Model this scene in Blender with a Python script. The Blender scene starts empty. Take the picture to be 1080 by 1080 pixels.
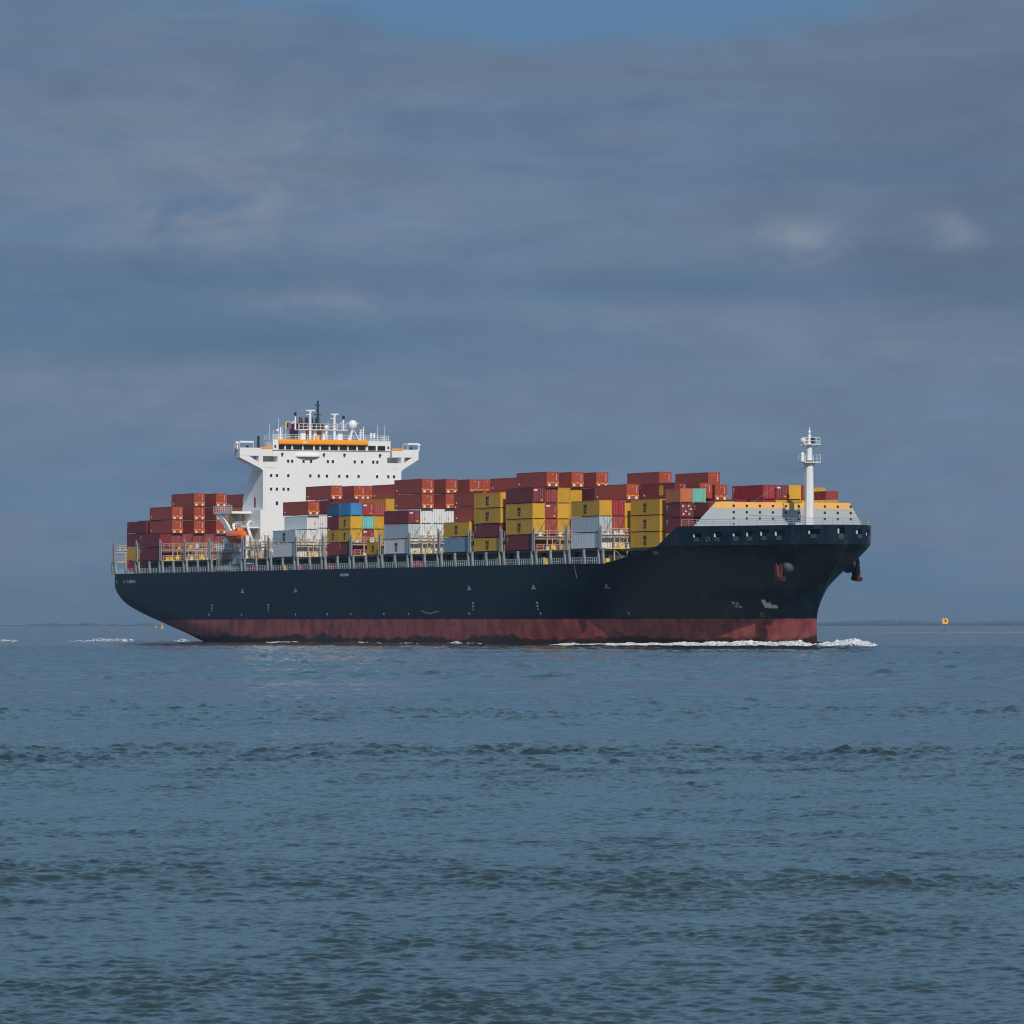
import bpy, math, random
import numpy as np
from mathutils import Matrix, Vector

random.seed(7)
rng = np.random.default_rng(11)
scene = bpy.context.scene
R = math.radians

# ------------------------------------------------------------------ camera
cam_d = bpy.data.cameras.new("camera")
cam = bpy.data.objects.new("camera", cam_d)
scene.collection.objects.link(cam)
cam.location = (0, 0, 3.62)
cam.rotation_euler = (R(90 + 1.0813), 0, 0)
cam_d.sensor_fit = 'HORIZONTAL'
cam_d.angle = R(9.791)
cam_d.clip_start = 1.0
cam_d.clip_end = 80000
scene.camera = cam

# ------------------------------------------------------------------ ship frame (metres; x forward, y to port, z up)
SHIP_LOC = Vector((-48.58, 1214.42, 0.0))
SHIP_ROT = R(-66.086)
SUN_OFF = R(12.0)          # sun stands this far to starboard of the bow
SUN_EL = R(36.5)

# ------------------------------------------------------------------ world, sun, exposure
def sun_dir():
    h = SHIP_ROT - SUN_OFF
    return Vector((math.cos(h) * math.cos(SUN_EL), math.sin(h) * math.cos(SUN_EL), math.sin(SUN_EL)))

SD = sun_dir()
world = bpy.data.worlds.new("World")
scene.world = world
world.use_nodes = True
wn, wl = world.node_tree.nodes, world.node_tree.links
wn.clear()

def wnode(t, **kw):
    n = wn.new(t)
    for k, v in kw.items():
        setattr(n, k, v)
    return n

def wmath(op, a, b=None, c=None, clamp=False):
    n = wnode('ShaderNodeMath', operation=op, use_clamp=clamp)
    for i, v in enumerate((a, b, c)):
        if v is None:
            continue
        if isinstance(v, (int, float)):
            n.inputs[i].default_value = v
        else:
            wl.new(v, n.inputs[i])
    return n.outputs[0]

def wmix(f, a, b):
    n = wnode('ShaderNodeMix', data_type='RGBA')
    for s, v in ((n.inputs[0], f), (n.inputs[6], a), (n.inputs[7], b)):
        if hasattr(v, 'is_linked'):
            wl.new(v, s)
        elif isinstance(v, (int, float)):
            s.default_value = v
        else:
            s.default_value = (*v, 1)
    return n.outputs[2]

def wramp(x, lo, hi):
    n = wnode('ShaderNodeMapRange', interpolation_type='SMOOTHSTEP')
    n.inputs[1].default_value = lo
    n.inputs[2].default_value = hi
    wl.new(x, n.inputs[0])
    return n.outputs[0]

def wnoise(vec, scale, detail=5, rough=0.55, dist=0.0):
    n = wnode('ShaderNodeTexNoise')
    n.inputs['Scale'].default_value = scale
    n.inputs['Detail'].default_value = detail
    n.inputs['Roughness'].default_value = rough
    n.inputs['Distortion'].default_value = dist
    wl.new(vec, n.inputs['Vector'])
    return n.outputs[0]

SKY_STRENGTH = 0.10
sky = wnode('ShaderNodeTexSky', sky_type='NISHITA', sun_disc=False)
sky.sun_elevation = SUN_EL
sky.sun_rotation = math.atan2(SD.x, SD.y)
tc = wnode('ShaderNodeTexCoord')
sep = wnode('ShaderNodeSeparateXYZ')
wl.new(tc.outputs['Generated'], sep.inputs[0])
zc = wmath('MAXIMUM', sep.outputs[2], 0.0)
sx, sy = sep.outputs[0], sep.outputs[1]

def stretch(ax, ay, az):
    m = wnode('ShaderNodeMapping')
    m.inputs['Scale'].default_value = (ax, ay, az)
    wl.new(tc.outputs['Generated'], m.inputs[0])
    return m.outputs[0]

front = wmath('GREATER_THAN', sy, 0.0)

def bank(px, pz, wx, wz):
    """a soft bank of cloud centred on one compass bearing and height"""
    a = wmath('DIVIDE', wmath('SUBTRACT', sx, px), wx)
    c = wmath('DIVIDE', wmath('SUBTRACT', sep.outputs[2], pz), wz)
    e = wmath('ADD', wmath('MULTIPLY', a, a), wmath('MULTIPLY', c, c))
    return wmath('MULTIPLY', wmath('POWER', 2.718, wmath('MULTIPLY', e, -1.0)), front)

broad = wnoise(stretch(9, 9, 42), 1.0, 4, 0.5, 0.4)
layer = wnoise(stretch(16, 16, 95), 1.0, 5, 0.55, 0.5)
puff = wnoise(stretch(60, 60, 110), 1.0, 6, 0.6, 0.3)
tone = wmath('ADD', wmath('MULTIPLY', broad, 0.55), wmath('MULTIPLY', layer, 0.45))
CL_BLUE = (1.18, 1.98, 3.22)      # thin cloud, blue showing through
CL_MID = (1.44, 2.12, 3.18)
CL_GREY = (1.56, 2.05, 2.98)
CL_LIT = (2.05, 2.52, 3.30)
CL_DULL = (1.08, 1.58, 2.42)
ccol = wmix(wramp(tone, 0.40, 0.52), CL_BLUE, CL_MID)
ccol = wmix(wmath('MULTIPLY', wramp(layer, 0.52, 0.68), 0.8), ccol, CL_GREY)
# heavier grey under the upper edge of the sheet and over to starboard of the bow
dull = wmath('ADD', wmath('MULTIPLY', bank(0.085, 0.078, 0.045, 0.030), 0.85), wmath('MULTIPLY', bank(-0.05, 0.094, 0.07, 0.012), 0.45))
dull = wmath('ADD', dull, wmath('MULTIPLY', bank(0.075, 0.058, 0.035, 0.006), 0.5))
ccol = wmix(wmath('MULTIPLY', dull, wmath('ADD', 0.55, wmath('MULTIPLY', layer, 0.7)), clamp=True), ccol, CL_DULL)
low = wmath('ADD', bank(-0.06, 0.058, 0.05, 0.006), bank(-0.045, 0.048, 0.05, 0.005))
low = wmath('ADD', low, bank(0.03, 0.0565, 0.045, 0.0028))
ccol = wmix(wmath('MULTIPLY', low, 0.85, clamp=True), ccol, (1.0, 1.78, 2.85))
# a few sunlit billows
lit = wmath('ADD', wmath('MULTIPLY', bank(-0.0535, 0.068, 0.013, 0.0055), 0.7), wmath('MULTIPLY', bank(0.046, 0.0642, 0.010, 0.0038), 1.1))
lit = wmath('ADD', lit, wmath('MULTIPLY', bank(0.073, 0.0662, 0.006, 0.0035), 0.9))
lit = wmath('ADD', lit, wmath('MULTIPLY', bank(-0.030, 0.0540, 0.014, 0.0022), 0.6))
lit = wmath('ADD', lit, wmath('MULTIPLY', bank(0.035, 0.0975, 0.012, 0.0028), 0.6))
lit = wmath('ADD', lit, wmath('MULTIPLY', bank(-0.045, 0.077, 0.038, 0.014), 0.6))
lit = wmath('ADD', lit, wmath('MULTIPLY', bank(0.068, 0.046, 0.030, 0.006), 0.40))
lit = wmath('ADD', lit, wmath('MULTIPLY', bank(-0.075, 0.042, 0.030, 0.003), 0.45))
lit = wmath('ADD', lit, wmath('MULTIPLY', bank(-0.02, 0.036, 0.05, 0.005), 0.30))
lit = wmath('ADD', lit, wmath('MULTIPLY', bank(0.02, 0.051, 0.03, 0.003), 0.30))
ccol = wmix(wmath('MULTIPLY', lit, wramp(puff, 0.34, 0.66), clamp=True), ccol, CL_LIT)
grain = wmath('ADD', wnoise(stretch(30, 30, 150), 1.0, 6, 0.6, 0.8), wmath('MULTIPLY', puff, 0.5))
gs = wnode('ShaderNodeVectorMath', operation='SCALE')
wl.new(ccol, gs.inputs[0])
wl.new(wmath('ADD', 0.73, wmath('MULTIPLY', grain, 0.36)), gs.inputs[3])
ccol = gs.outputs[0]
# the sheet ends a little over six degrees up: clear blue beyond a soft edge, then broken cloud
edge = wmath('ADD', zc, wmath('MULTIPLY', wmath('SUBTRACT', broad, 0.5), 0.018))
edge = wmath('ADD', edge, wmath('MULTIPLY', wmath('SUBTRACT', puff, 0.5), 0.006))
xx = wmath('MULTIPLY', wmath('POWER', wmath('ABSOLUTE', wmath('SUBTRACT', sx, 0.004)), 2.0), 2.6)
edge = wmath('SUBTRACT', edge, xx)
clear = wmath('MULTIPLY', wramp(edge, 0.0938, 0.1005), wmath('SUBTRACT', 1.0, wmath('MULTIPLY', wramp(wnoise(stretch(3, 3, 5), 1.0, 5, 0.55), 0.42, 0.56), wramp(zc, 0.14, 0.25))))
blue = wmix(0.94, sky.outputs[0], (0.80, 1.9, 3.55))
col = wmix(clear, ccol, blue)
# clear bright sky stands high beyond the ship, where the cloud sheet has ended
upper = wmath('MULTIPLY', wramp(zc, 0.105, 0.20), wramp(sy, 0.0, 0.6))
upper = wmath('MULTIPLY', upper, wmath('SUBTRACT', 1.0, wmath('MULTIPLY', wramp(zc, 0.45, 0.75), 0.8)))
col = wmix(wmath('MULTIPLY', upper, wmath('ADD', 0.62, wmath('MULTIPLY', broad, 0.5)), clamp=True), col, (1.85, 3.4, 4.9))
lift = wmath('ADD', 1.0, wmath('MULTIPLY', wramp(zc, 0.12, 0.22), 0.25))
vs = wnode('ShaderNodeVectorMath', operation='SCALE')
wl.new(col, vs.inputs[0]); wl.new(lift, vs.inputs[3])
col = vs.outputs[0]
bg = wnode('ShaderNodeBackground')
bg.inputs['Strength'].default_value = SKY_STRENGTH
wl.new(col, bg.inputs[0])
wo = wnode('ShaderNodeOutputWorld')
wl.new(bg.outputs[0], wo.inputs[0])

sun_l = bpy.data.lights.new("sun", 'SUN')
sun_l.energy = 3.2
sun_l.angle = R(0.5)
sun_l.color = (1.0, 0.95, 0.87)
sun_o = bpy.data.objects.new("sun", sun_l)
scene.collection.objects.link(sun_o)
sun_o.rotation_euler = SD.to_track_quat('Z', 'Y').to_euler()

scene.view_settings.view_transform = 'Standard'
scene.view_settings.look = 'None'
scene.view_settings.exposure = 0.0
scene.view_settings.gamma = 1.0
scene.render.engine = 'CYCLES'
scene.cycles.use_denoising = True
scene.cycles.use_adaptive_sampling = False
scene.cycles.filter_width = 1.15
scene.cycles.max_bounces = 6
scene.cycles.sample_clamp_direct = 6.0
scene.cycles.sample_clamp_indirect = 4.0
scene.cycles.volume_bounces = 0

# ------------------------------------------------------------------ materials
def new_mat(name):
    m = bpy.data.materials.new(name)
    m.use_nodes = True
    nt = m.node_tree
    return m, nt, nt.nodes['Principled BSDF']

def mth(nt, op, a, b=None, clamp=False):
    n = nt.nodes.new('ShaderNodeMath')
    n.operation = op
    n.use_clamp = clamp
    for i, v in enumerate((a, b)):
        if v is None:
            continue
        if isinstance(v, (int, float)):
            n.inputs[i].default_value = v
        else:
            nt.links.new(v, n.inputs[i])
    return n.outputs[0]

def mixc(nt, f, a, b):
    n = nt.nodes.new('ShaderNodeMix')
    n.data_type = 'RGBA'
    for s, v in ((n.inputs[0], f), (n.inputs[6], a), (n.inputs[7], b)):
        if hasattr(v, 'is_linked'):
            nt.links.new(v, s)
        elif isinstance(v, (int, float)):
            s.default_value = v
        else:
            s.default_value = (*v, 1)
    return n.outputs[2]

def ramp(nt, x, lo, hi):
    n = nt.nodes.new('ShaderNodeMapRange')
    n.interpolation_type = 'SMOOTHSTEP'
    n.inputs[1].default_value = lo
    n.inputs[2].default_value = hi
    nt.links.new(x, n.inputs[0])
    return n.outputs[0]

def noise(nt, scale, detail=4, rough=0.55, sc=(1, 1, 1), coord='Object', off=None):
    t = nt.nodes.new('ShaderNodeTexCoord')
    mp = nt.nodes.new('ShaderNodeMapping')
    mp.inputs['Scale'].default_value = sc
    nt.links.new(t.outputs[coord], mp.inputs[0])
    if off is not None:
        nt.links.new(off, mp.inputs[1])
    n = nt.nodes.new('ShaderNodeTexNoise')
    n.inputs['Scale'].default_value = scale
    n.inputs['Detail'].default_value = detail
    n.inputs['Roughness'].default_value = rough
    nt.links.new(mp.outputs[0], n.inputs['Vector'])
    return n.outputs[0]

def paint(name, col, rough=0.5, dirt=0.25, dcol=(0.12, 0.08, 0.05), vary=0.12, scale=1.2, metal=0.0):
    """weathered paint: patchy fading, streaks of grime running down, a little spread from object to object"""
    m, nt, bs = new_mat(name)
    oi = nt.nodes.new('ShaderNodeObjectInfo')
    ov = nt.nodes.new('ShaderNodeCombineXYZ')
    s = mth(nt, 'MULTIPLY', oi.outputs['Random'], 97.0)
    nt.links.new(s, ov.inputs[0]); nt.links.new(s, ov.inputs[1])
    big = noise(nt, scale, 5, 0.6, (0.35, 0.35, 0.35), off=ov.outputs[0])
    strk = noise(nt, scale * 2.2, 4, 0.6, (1, 1, 0.12), off=ov.outputs[0])
    c = mixc(nt, mth(nt, 'MULTIPLY', ramp(nt, big, 0.35, 0.7), vary * 2), col, tuple(min(1, x * 1.35 + 0.02) for x in col))
    c = mixc(nt, mth(nt, 'MULTIPLY', ramp(nt, strk, 0.52, 0.78), dirt), c, dcol)
    hv = nt.nodes.new('ShaderNodeHueSaturation')
    nt.links.new(mth(nt, 'ADD', mth(nt, 'MULTIPLY', oi.outputs['Random'], vary * 2), 1 - vary), hv.inputs['Value'])
    nt.links.new(c, hv.inputs['Color'])
    nt.links.new(hv.outputs[0], bs.inputs['Base Color'])
    bs.inputs['Roughness'].default_value = rough
    bs.inputs['Specular IOR Level'].default_value = 0.28
    bs.inputs['Metallic'].default_value = metal
    return m

M = {
    'maroon': paint('maroon_paint', (0.19, 0.020, 0.025)),
    'red': paint('red_paint', (0.29, 0.04, 0.035)),
    'bright_red': paint('bright_red_paint', (0.34, 0.016, 0.025)),
    'brick': paint('brick_paint', (0.37, 0.062, 0.034), vary=0.06),
    'orange_red': paint('orange_red_paint', (0.52, 0.15, 0.05)),
    'yellow': paint('yellow_paint', (0.60, 0.325, 0.028), vary=0.10, dirt=0.32),
    'white': paint('white_container_paint', (0.74, 0.75, 0.74), vary=0.05, dirt=0.2, dcol=(0.35, 0.28, 0.2)),
    'slate': paint('pale_grey_paint', (0.50, 0.57, 0.62), vary=0.08, dirt=0.25),
    'steel_blue': paint('steel_blue_paint', (0.22, 0.33, 0.42), vary=0.08),
    'teal': paint('teal_paint', (0.16, 0.52, 0.42), dirt=0.15),
    'blue': paint('blue_paint', (0.05, 0.24, 0.55), dirt=0.15),
    'navy': paint('navy_paint', (0.035, 0.12, 0.20), dirt=0.15),
    'mark_white': paint('white_marking', (0.78, 0.78, 0.76), dirt=0.1, vary=0.03),
    'mark_orange': paint('orange_marking', (0.85, 0.33, 0.02), dirt=0.1, vary=0.03),
    'mark_dark': paint('dark_lettering', (0.035, 0.025, 0.025), dirt=0.0, vary=0.02),
    'house': paint('white_ship_paint', (0.80, 0.79, 0.775), rough=0.4, dirt=0.16, dcol=(0.42, 0.34, 0.26), vary=0.03, scale=0.5),
    'orange': paint('orange_paint', (0.95, 0.33, 0.015), dirt=0.12, vary=0.03),
    'peach': paint('faded_orange_paint', (0.88, 0.46, 0.14), dirt=0.45, dcol=(0.75, 0.25, 0.04), vary=0.03, scale=1.6),
    'break_grey': paint('breakwater_grey_paint', (0.43, 0.46, 0.47), dirt=0.25, dcol=(0.3, 0.26, 0.22), vary=0.03, scale=0.7),
    'steel': paint('grey_deck_steel', (0.23, 0.255, 0.27), dirt=0.5, dcol=(0.16, 0.09, 0.05), vary=0.12),
    'cream': paint('cream_lashing_steel', (0.50, 0.41, 0.32), dirt=0.6, dcol=(0.30, 0.10, 0.04), vary=0.12, scale=2.5),
    'safety': paint('yellow_rail_paint', (0.78, 0.44, 0.04), dirt=0.25),
    'coaming': paint('dark_coaming_paint', (0.045, 0.055, 0.065), dirt=0.3, dcol=(0.10, 0.06, 0.04)),
    'deck': paint('deck_paint', (0.10, 0.07, 0.06), dirt=0.4),
    'box_grey': paint('blue_grey_paint', (0.34, 0.38, 0.45), dirt=0.2),
    'black': paint('black_fitting', (0.02, 0.022, 0.025), dirt=0.1),
    'mast_dark': paint('dark_green_mast_paint', (0.02, 0.045, 0.055), dirt=0.1),
    'funnel': paint('dark_brown_funnel_paint', (0.10, 0.035, 0.03), dirt=0.3),
    'rust': paint('rust_red_anchor_paint', (0.10, 0.025, 0.022), dirt=0.6, dcol=(0.08, 0.03, 0.02)),
    'lifeboat': paint('orange_lifeboat_shell', (0.75, 0.13, 0.02), rough=0.35, dirt=0.35, dcol=(0.45, 0.06, 0.02)),
    'green': paint('green_lamp_housing', (0.05, 0.5, 0.35), dirt=0.0),
    'flag_black': paint('black_cloth', (0.02, 0.02, 0.02), dirt=0.0),
    'flag_yellow': paint('yellow_cloth', (0.85, 0.45, 0.03), dirt=0.0),
    'flag_red': paint('red_cloth', (0.5, 0.03, 0.03), dirt=0.0),
    'mud': paint('mud', (0.24, 0.215, 0.175), rough=0.8, dirt=0.3, scale=0.05),
    'marker_yellow': paint('marker_yellow_paint', (0.92, 0.50, 0.05), dirt=0.1, vary=0.03),
    'bolster': paint('bare_worn_steel', (0.16, 0.165, 0.17), rough=0.35, dirt=0.6, dcol=(0.05, 0.04, 0.04), metal=0.3),
    'timber': paint('weathered_timber', (0.16, 0.14, 0.12), rough=0.8),
}

def glass_mat():
    m, nt, bs = new_mat('dark_window_glass')
    bs.inputs['Base Color'].default_value = (0.015, 0.022, 0.03, 1)
    bs.inputs['Roughness'].default_value = 0.08
    return m
M['glass'] = glass_mat()

def hull_mat():
    m, nt, bs = new_mat('navy_hull_with_red_boot_top')
    t = nt.nodes.new('ShaderNodeTexCoord')
    sp = nt.nodes.new('ShaderNodeSeparateXYZ')
    nt.links.new(t.outputs['Object'], sp.inputs[0])
    z = sp.outputs[2]
    nav = (0.0008, 0.0095, 0.0245)
    patch = noise(nt, 0.10, 5, 0.6, (1, 1, 1.8))
    strk = noise(nt, 0.9, 4, 0.6, (1, 1, 0.07))
    c = mixc(nt, mth(nt, 'MULTIPLY', ramp(nt, patch, 0.42, 0.62), 0.9), nav, (0.0055, 0.0155, 0.029))
    c = mixc(nt, mth(nt, 'MULTIPLY', ramp(nt, strk, 0.60, 0.76), 0.5), c, (0.035, 0.028, 0.028))
    # scuffs left on the flared bow by tugs and the anchor chain, worn through to grey and rust
    bowm = ramp(nt, sp.outputs[0], 165, 190)
    sc = noise(nt, 0.35, 6, 0.65, (1.0, 1.0, 0.45))
    c = mixc(nt, mth(nt, 'MULTIPLY', mth(nt, 'MULTIPLY', ramp(nt, sc, 0.5, 0.72), bowm), 0.9), c, (0.034, 0.040, 0.046))
    sc2 = noise(nt, 0.8, 6, 0.7, (1, 1, 0.5))
    c = mixc(nt, mth(nt, 'MULTIPLY', mth(nt, 'MULTIPLY', ramp(nt, sc2, 0.63, 0.74), bowm), 0.3), c, (0.065, 0.024, 0.018))
    # two welded strakes seen as thin dark lines
    for zz in (12.12, 10.35):
        d = mth(nt, 'ABSOLUTE', mth(nt, 'SUBTRACT', z, zz))
        ln = mth(nt, 'MULTIPLY', mth(nt, 'SUBTRACT', 1.0, ramp(nt, d, 0.10, 0.22)), mth(nt, 'SUBTRACT', 1.0, ramp(nt, sp.outputs[0], 118, 140)))
        c = mixc(nt, mth(nt, 'MULTIPLY', ln, 0.75), c, (0.003, 0.004, 0.006))
    red1 = (0.37, 0.098, 0.088)
    red2 = (0.225, 0.052, 0.055)
    rn = noise(nt, 0.35, 6, 0.65, (1, 1, 0.8))
    rs = noise(nt, 0.8, 4, 0.6, (1, 1, 0.15))
    rc = mixc(nt, ramp(nt, rn, 0.4, 0.62), red1, red2)
    rc = mixc(nt, mth(nt, 'MULTIPLY', ramp(nt, rs, 0.58, 0.75), 0.45), rc, (0.36, 0.12, 0.09))
    sc3 = noise(nt, 0.42, 7, 0.72, (0.6, 0.6, 1.2))
    rc = mixc(nt, mth(nt, 'MULTIPLY', ramp(nt, sc3, 0.54, 0.62), 0.55), rc, (0.075, 0.030, 0.034))
    # weed line: dark growth just over the water with a ragged upper edge
    wn_ = noise(nt, 0.11, 8, 0.68, (1, 1, 2.2))
    lvl = mth(nt, 'ADD', mth(nt, 'MULTIPLY', mth(nt, 'SUBTRACT', wn_, 0.5), 5.0), 1.25)
    wd = mth(nt, 'SUBTRACT', 1.0, ramp(nt, mth(nt, 'SUBTRACT', z, lvl), -0.25, 0.35))
    rc = mixc(nt, mth(nt, 'MULTIPLY', wd, 0.92), rc, (0.018, 0.016, 0.016))
    edge = mth(nt, 'GREATER_THAN', mth(nt, 'ADD', z, mth(nt, 'MULTIPLY', mth(nt, 'SUBTRACT', rn, 0.5), 0.25)), 4.69)
    c = mixc(nt, edge, rc, c)
    nt.links.new(c, bs.inputs['Base Color'])
    rr = nt.nodes.new('ShaderNodeMapRange')
    nt.links.new(patch, rr.inputs[0])
    rr.inputs[3].default_value = 0.38; rr.inputs[4].default_value = 0.52
    bs.inputs['Specular IOR Level'].default_value = 0.17
    nt.links.new(rr.outputs[0], bs.inputs['Roughness'])
    # plate waviness
    bp = nt.nodes.new('ShaderNodeBump')
    bp.inputs['Strength'].default_value = 0.35
    bp.inputs['Distance'].default_value = 0.12
    nt.links.new(noise(nt, 0.28, 2, 0.5), bp.inputs['Height'])
    nt.links.new(bp.outputs[0], bs.inputs['Normal'])
    return m
M['hull'] = hull_mat()

def foam_mat(name, lo, hi):
    """broken white water: bubbles thin out to nothing in holes and at the rim"""
    m, nt, bs = new_mat(name)
    n = noise(nt, 0.9, 5, 0.65)
    nt.links.new(mixc(nt, ramp(nt, n, 0.35, 0.7), (0.56, 0.60, 0.62), (0.86, 0.87, 0.88)), bs.inputs['Base Color'])
    bs.inputs['Roughness'].default_value = 0.8
    nt.links.new(ramp(nt, noise(nt, 1.5, 6, 0.7, (0.8, 0.8, 1.6)), lo, hi), bs.inputs['Alpha'])
    return m
M['foam'] = foam_mat('sea_foam', 0.30, 0.56)
M['thin_foam'] = foam_mat('thin_sea_foam', 0.38, 0.68)

def water_mat():
    m, nt, bs = new_mat('estuary_water')
    t = nt.nodes.new('ShaderNodeTexCoord')
    n = noise(nt, 0.02, 4, 0.55)
    c = mixc(nt, n, (0.015, 0.036, 0.043), (0.030, 0.040, 0.040))
    nt.links.new(c, bs.inputs['Base Color'])
    bs.inputs['Roughness'].default_value = 0.11
    bs.inputs['IOR'].default_value = 1.333
    b1 = nt.nodes.new('ShaderNodeBump')
    b1.inputs['Strength'].default_value = 0.6
    b1.inputs['Distance'].default_value = 0.045
    h = mth(nt, 'ADD', noise(nt, 1.6, 6, 0.62, (0.6, 1, 1)), mth(nt, 'ADD', mth(nt, 'MULTIPLY', noise(nt, 9.0, 4, 0.6, (0.7, 1, 1)), 0.2), mth(nt, 'MULTIPLY', noise(nt, 0.42, 3, 0.5, (0.55, 1, 1)), 3.4)))
    nt.links.new(h, b1.inputs['Height'])
    nt.links.new(b1.outputs[0], bs.inputs['Normal'])
    return m
M['water'] = water_mat()

def tree_mat():
    m, nt, bs = new_mat('haze_tinted_foliage')
    n = noise(nt, 0.12, 5, 0.6)
    nt.links.new(mixc(nt, n, (0.035, 0.065, 0.075), (0.05, 0.085, 0.09)), bs.inputs['Base Color'])  # leaf colour shifted to blue: part of the distance haze is painted in
    bs.inputs['Roughness'].default_value = 0.9
    return m
M['tree'] = tree_mat()

# ------------------------------------------------------------------ mesh helper
class MB:
    def __init__(self):
        self.v, self.f, self.mi = [], [], []
        self.slot = 0

    def add(self, vs, fs):
        o = len(self.v)
        self.v += [tuple(p) for p in vs]
        self.f += [tuple(i + o for i in f) for f in fs]
        self.mi += [self.slot] * len(fs)
        return self

    def box(self, x0, x1, y0, y1, z0, z1):
        vs = [(x0, y0, z0), (x1, y0, z0), (x1, y1, z0), (x0, y1, z0), (x0, y0, z1), (x1, y0, z1), (x1, y1, z1), (x0, y1, z1)]
        return self.add(vs, [(0, 3, 2, 1), (4, 5, 6, 7), (0, 1, 5, 4), (1, 2, 6, 5), (2, 3, 7, 6), (3, 0, 4, 7)])

    def prism(self, poly, axis, lo, hi):
        """poly in the two other axes (cyclic order x,y,z), swept along axis; counter-clockwise seen from +axis"""
        def P(p, t):
            return {'x': (t, p[0], p[1]), 'y': (p[0], t, p[1]), 'z': (p[0], p[1], t)}[axis]
        n = len(poly)
        vs = [P(p, lo) for p in poly] + [P(p, hi) for p in poly]
        fs = [tuple(range(n - 1, -1, -1)), tuple(range(n, 2 * n))]
        fs += [(i, (i + 1) % n, (i + 1) % n + n, i + n) for i in range(n)]
        if axis == 'y':
            fs = [tuple(reversed(f)) for f in fs]
        return self.add(vs, fs)

    def tube(self, p0, p1, r0, r1=None, n=8):
        r1 = r0 if r1 is None else r1
        p0, p1 = Vector(p0), Vector(p1)
        d = (p1 - p0).normalized()
        a = d.orthogonal().normalized()
        b = d.cross(a)
        vs = []
        for p, r in ((p0, r0), (p1, r1)):
            for i in range(n):
                t = 2 * math.pi * (i + 0.5) / n
                vs.append(p + a * (r * math.cos(t)) + b * (r * math.sin(t)))
        fs = [tuple(range(n - 1, -1, -1)), tuple(range(n, 2 * n))]
        fs += [(i, (i + 1) % n, (i + 1) % n + n, i + n) for i in range(n)]
        return self.add(vs, fs)

    def path(self, pts, r, n=6):
        for a, b in zip(pts, pts[1:]):
            self.tube(a, b, r, r, n)
        return self

    def ball(self, c, r, nu=12, nv=8):
        rx, ry, rz = r if isinstance(r, tuple) else (r, r, r)
        vs = [(c[0], c[1], c[2] - rz)]
        for j in range(1, nv):
            ph = -math.pi / 2 + math.pi * j / nv
            for i in range(nu):
                th = 2 * math.pi * i / nu
                vs.append((c[0] + rx * math.cos(ph) * math.cos(th), c[1] + ry * math.cos(ph) * math.sin(th), c[2] + rz * math.sin(ph)))
        vs.append((c[0], c[1], c[2] + rz))
        fs = [(0, 1 + (i + 1) % nu, 1 + i) for i in range(nu)]
        for j in range(nv - 2):
            for i in range(nu):
                a, b = 1 + j * nu + i, 1 + j * nu + (i + 1) % nu
                fs.append((a, b, b + nu, a + nu))
        top = len(vs) - 1
        fs += [(top, 1 + (nv - 2) * nu + i, 1 + (nv - 2) * nu + (i + 1) % nu) for i in range(nu)]
        return self.add(vs, fs)

    def mesh(self, name, mats, smooth=False):
        me = bpy.data.meshes.new(name)
        me.from_pydata(self.v, [], self.f)
        for m in mats:
            me.materials.append(m)
        if len(mats) > 1:
            me.polygons.foreach_set('material_index', self.mi)
        if smooth:
            me.polygons.foreach_set('use_smooth', [True] * len(me.polygons))
        me.update()
        return me

    def obj(self, name, mat, parent=None, smooth=False):
        mats = mat if isinstance(mat, (list, tuple)) else [mat]
        return link(name, self.mesh(name, mats, smooth), parent)

def link(name, me, parent=None):
    o = bpy.data.objects.new(name, me)
    scene.collection.objects.link(o)
    if parent is not None:
        o.parent = parent
    return o

def empty(name, loc=(0, 0, 0), rz=0.0):
    o = bpy.data.objects.new(name, None)
    scene.collection.objects.link(o)
    o.location = loc
    o.rotation_euler = (0, 0, rz)
    return o

def tag(o, label=None, cat=None, group=None, kind=None):
    for k, v in (('label', label), ('category', cat), ('group', group), ('kind', kind)):
        if v:
            o[k] = v
    return o

def on_ship(o, x, y, z, rz=0.0):
    """puts a thing of its own at a place given in ship metres"""
    c, s = math.cos(SHIP_ROT), math.sin(SHIP_ROT)
    o.location = (SHIP_LOC.x + x * c - y * s, SHIP_LOC.y + x * s + y * c, z)
    o.rotation_euler = (0, 0, SHIP_ROT + rz)
    return o

def vnoise(x, y, seed=0):
    """smooth value noise for numpy arrays, 0..1"""
    r = np.random.default_rng(seed)
    T = r.random((256, 256))
    xi, yi = np.floor(x).astype(int), np.floor(y).astype(int)
    fx, fy = x - xi, y - yi
    fx, fy = fx * fx * (3 - 2 * fx), fy * fy * (3 - 2 * fy)
    g = lambda a, b: T[a & 255, b & 255]
    return (g(xi, yi) * (1 - fx) + g(xi + 1, yi) * fx) * (1 - fy) + (g(xi, yi + 1) * (1 - fx) + g(xi + 1, yi + 1) * fx) * fy

def fbm(x, y, seed=0, oct=4):
    s, a, t = 0, 1.0, 0
    for i in range(oct):
        s = s + a * vnoise(x * 2 ** i + 17 * i, y * 2 ** i + 31 * i, seed + i)
        t += a
        a *= 0.5
    return s / t

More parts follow.
